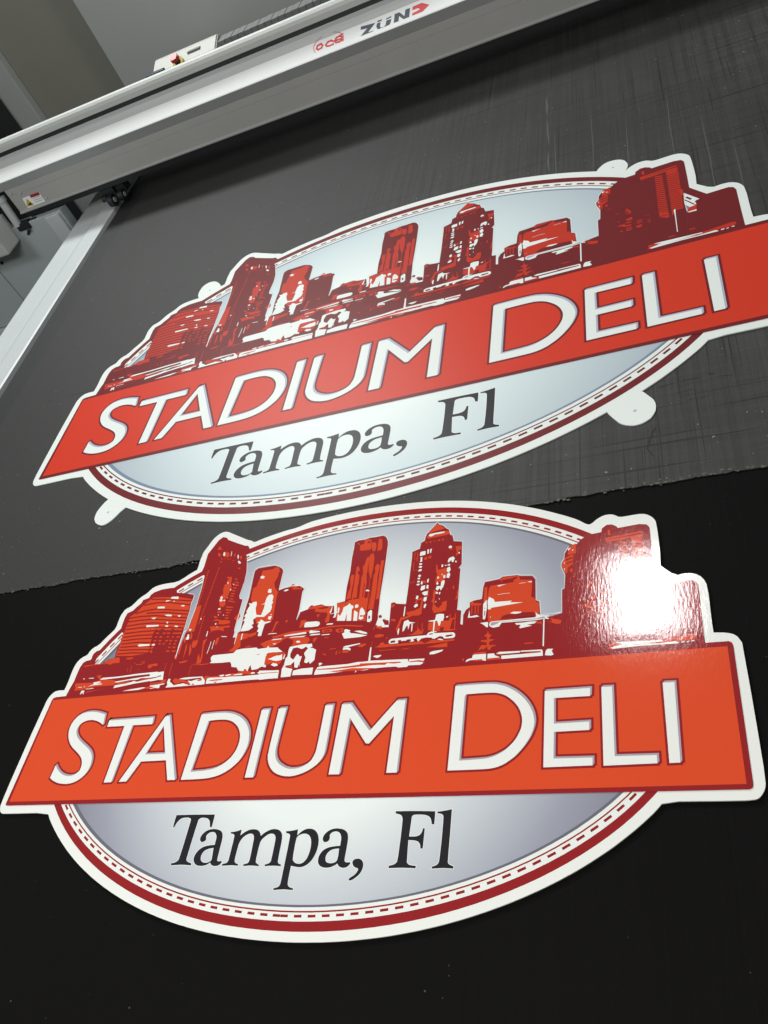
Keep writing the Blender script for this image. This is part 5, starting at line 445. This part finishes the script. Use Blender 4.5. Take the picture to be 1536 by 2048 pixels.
gpart('cover_groove', [(1.7152, 0.2051), (1.7235, 0.2125), (1.727, 0.220), (1.728, 0.2281), (1.79, 0.2281), (1.79, 0.2051)], -1.9, XR, M['housing_grey'])
gpart('slot', [(1.733, 0.2283), (1.735, 0.2386), (1.79, 0.2386), (1.79, 0.2283)], -1.9, XR, M['black'])
gpart('top_lip', [(1.734, 0.2388), (1.7345, 0.251), (1.737, 0.259), (1.743, 0.2642), (1.752, 0.2659), (1.772, 0.2605), (1.775, 0.257), (1.775, 0.2388)], -1.9, XR, M['lip_white'])
# marks on the white band
vb, zb = 1.682, 0.17934; tl_ = math.hypot(0.033, 0.02555); tv, tz = 0.033 / tl_, 0.02555 / tl_
def bandpt(u, wv, h): return (u, vb + tv * wv - tz * h, zb + tz * wv + tv * h)
lg = None
for k, s in LOGO.items():
    bm = bmesh.new(); flat(bm, raw(s), (), 0.0006, bandpt)
    link('logo_arrow' if k == 'arrow' else 'logo_letter', bm, M['logo_red'] if k == 'arrow' else M['logo_grey'], gantry)
bm = bmesh.new(); rr = raw(EMBLEM_RING); cxx = sum(p[0] for p in rr) / len(rr); cyy = sum(p[1] for p in rr) / len(rr)
rd = (max(p[0] for p in rr) - min(p[0] for p in rr)) / 2; rh = (max(p[1] for p in rr) - min(p[1] for p in rr)) / 2
cxx = (max(p[0] for p in rr) + min(p[0] for p in rr)) / 2; cyy = (max(p[1] for p in rr) + min(p[1] for p in rr)) / 2
circ = [(cxx + rd * math.cos(t * math.pi / 30), cyy + rh * math.sin(t * math.pi / 30)) for t in range(60)]
strip(bm, circ, 0.0008, 0.0005, True, bandpt, 0.000004)
em = link('logo_ring', bm, M['logo_red'], gantry)
for k, s in EMBLEM.items():
    bm = bmesh.new(); strip(bm, raw(s), 0.0022 if k != 'acc' else 0.0015, 0.0006, k == 'o', bandpt, 0.000004); link('emblem_letter', bm, M['logo_red'], gantry)
# warning sticker on the face
def facept(u, zz, h): return (u, 1.70 - h, zz + 0.0058)
st = None
for k, h, m in (('paper', .0004, 'paper'), ('red', .0006, 'red'), ('tri', .0006, 'yellow'), ('mark', .0008, 'black')):
    bm = bmesh.new(); flat(bm, raw(STICKER[k]), (), h, facept); bmesh.ops.recalc_face_normals(bm, faces=bm.faces[:])
    o = link({'paper': 'warning_label', 'red': 'label_header', 'tri': 'warning_triangle', 'mark': 'warning_mark'}[k], bm, M[m], gantry if st is None else st)
    if st is None: st = o
bm = bmesh.new()
for q in range(3): strip(bm, [(-1.343 , .0985 - .006 * q), (-1.316 + .002 * (q % 2), .0985 - .006 * q)], .0006, .0006, False, facept)
bmesh.ops.recalc_face_normals(bm, faces=bm.faces[:]); link('label_text', bm, M['chain'], st)
for u, zz in ((-1.398, .140), (-1.37, .130), (-1.30, .094)):
    bm = bmesh.new(); tube(bm, (u, 1.7005, zz), (u, 1.6965, zz), .0042, .0036, 12); link('screw', bm, M['housing_grey'], gantry)
# end hardware of the beam
bm = bmesh.new(); box(bm, -1.75, -1.462, 1.600, 1.69, 0.012, 0.100, 0.006); eb = link('end_bracket', bm, M['lip_white'], gantry)
bm = bmesh.new(); box(bm, -1.55, -1.495, 1.5985, 1.615, 0.040, 0.074, 0.002); link('dark_slot_block', bm, M['black'], eb)  # no real opening: black block gives the dark of the hole
bm = bmesh.new(); tube(bm, (-1.436, 1.682, 0.052), (-1.436, 1.690, 0.128), 0.012, 0.012, 24); tube(bm, (-1.436, 1.690, 0.128), (-1.436, 1.692, 0.142), 0.015, 0.015, 24); link('hinge', bm, M['housing_grey'], gantry)
bm = bmesh.new(); box(bm, -1.442, -1.395, 1.675, 1.697, 0.036, 0.058, 0.002); tube(bm, (-1.41, 1.69, 0.05), (-1.37, 1.69, 0.052), 0.006); tube(bm, (-1.425, 1.68, 0.020), (-1.405, 1.672, 0.036), 0.004); link('clamp', bm, M['black'], gantry)
bm = bmesh.new(); box(bm, -1.132, -1.088, 1.702, 1.76, 0.020, 0.0585, 0.003); box(bm, -1.088, -1.055, 1.712, 1.745, 0.030, 0.0585, 0.003)
rb = link('roller_bracket', bm, M['black'], gantry)
for u, v, zz, r in ((-1.104, 1.692, 0.026, 0.0165), (-1.070, 1.700, 0.0285, 0.0145), (-1.125, 1.696, 0.035, 0.009)):
    bm = bmesh.new(); tube(bm, (u - .008, v, zz), (u + .008, v, zz), r, r, 24); link('roller', bm, M['black'], rb)
    bm = bmesh.new(); tube(bm, (u + .0085, v, zz), (u + .0105, v, zz), r * .45, r * .45, 14); link('axle', bm, M['housing_grey'], rb)
gpart('rear_tray', [(1.802, 0.182), (1.802, 0.213), (1.93, 0.213), (1.93, 0.182)], -1.9, XR, M['housing_grey'])

# side housing that carries the beam, outside the rail
hs = thing('side_housing', 'pale grey sheet metal housing under the beam beside the white rail', 'housing', (-1.5, 1.66, -0.1))
def hp(name, b, m, bev=.003):
    bm = bmesh.new(); box(bm, *b, bev); bm.transform(Matrix.Translation((1.5, -1.66, 0.1))); return link(name, bm, m, hs)
hp('side_panel', (-1.6025, -1.262, 1.690, 1.73, -0.236, 0.0575), M['panel_grey'])
hp('side_panel', (-2.1, -1.6055, 1.690, 1.73, -0.236, 0.0575), M['panel_grey'])
hp('bottom_edge', (-2.1, -1.262, 1.675, 1.72, -0.275, -0.238), M['rail_white'], .012)
hp('post', (-1.318, -1.268, 1.678, 1.689, -0.236, 0.055), M['rail_white'])
for x_, z_ in ((-1.50, .0), (-1.57, -.03)):
    bm = bmesh.new(); tube(bm, (x_ + 1.5, .03, .1 + z_), (x_ + 1.5, .024, .1 + z_), .005, .004, 10); link('screw', bm, M['black'], hs)

# control box and energy chain riding behind the beam
cb = thing('control_box', 'cream control box with red emergency stop button standing behind the white beam lip', 'control box', (-0.745, 1.85, 0.213 + SIGN_TOP))
def cp(name, bm, m):
    bm.transform(Matrix.Translation((0.745, -1.85, -0.213))); return link(name, bm, m, cb)
bm = bmesh.new()
prof = [(1.815, .2135), (1.815, .243), (1.822, .249), (1.872, .2655), (1.884, .2655), (1.89, .258), (1.89, .2135)]
extrude_profile(bm, prof, -.842, -.640); bmesh.ops.bevel(bm, geom=bm.edges[:], offset=.003, segments=2, affect='EDGES'); cp('case', bm, M['cream'])
bm = bmesh.new(); box(bm, -.850, -.792, 1.800, 1.8145, .226, .2590, .002); cp('display', bm, mat('dark_blue_plastic', (.012, .018, .035), .35))
bm = bmesh.new(); tube(bm, (-.752, 1.824, .250), (-.752, 1.819, .2565), .016, .016, 24); cp('button_collar', bm, M['yellow'])
bm = bmesh.new(); tube(bm, (-.752, 1.821, .253), (-.752, 1.8150, .2640), .009, .009, 20); cp('button_stem', bm, M['black'])
bm = bmesh.new(); tube(bm, (-.752, 1.8150, .2640), (-.752, 1.8100, .2740), .0130, .0130, 24); bmesh.ops.bevel(bm, geom=bm.edges[:], offset=.002, segments=2, affect='EDGES'); cp('stop_button', bm, M['red'])
bm = bmesh.new(); box(bm, -.73, -.69, 1.846, 1.858, .2580, .2615, .001); bm.transform(Matrix.Translation((0, 0, .0))); cp('dark_recess_block', bm, M['chain'])  # raised dark block; the shade of the recess is in its colour
ch = thing('energy_chain', 'ribbed dark grey cable chain lying behind the beam next to the control box', 'cable chain', (0, 1.85, 0.213 + SIGN_TOP))
for i in range(100):
    x = -.628 + i * .0198
    if x > 0.6: break
    bm = bmesh.new(); box(bm, x, x + .019, 1.828, 1.872, .2135, .2600 + (.0006 if i % 2 else 0), .001)
    bm.transform(Matrix.Translation((0, -1.85, -.213))); link('chain_link', bm, M['chain'], ch)
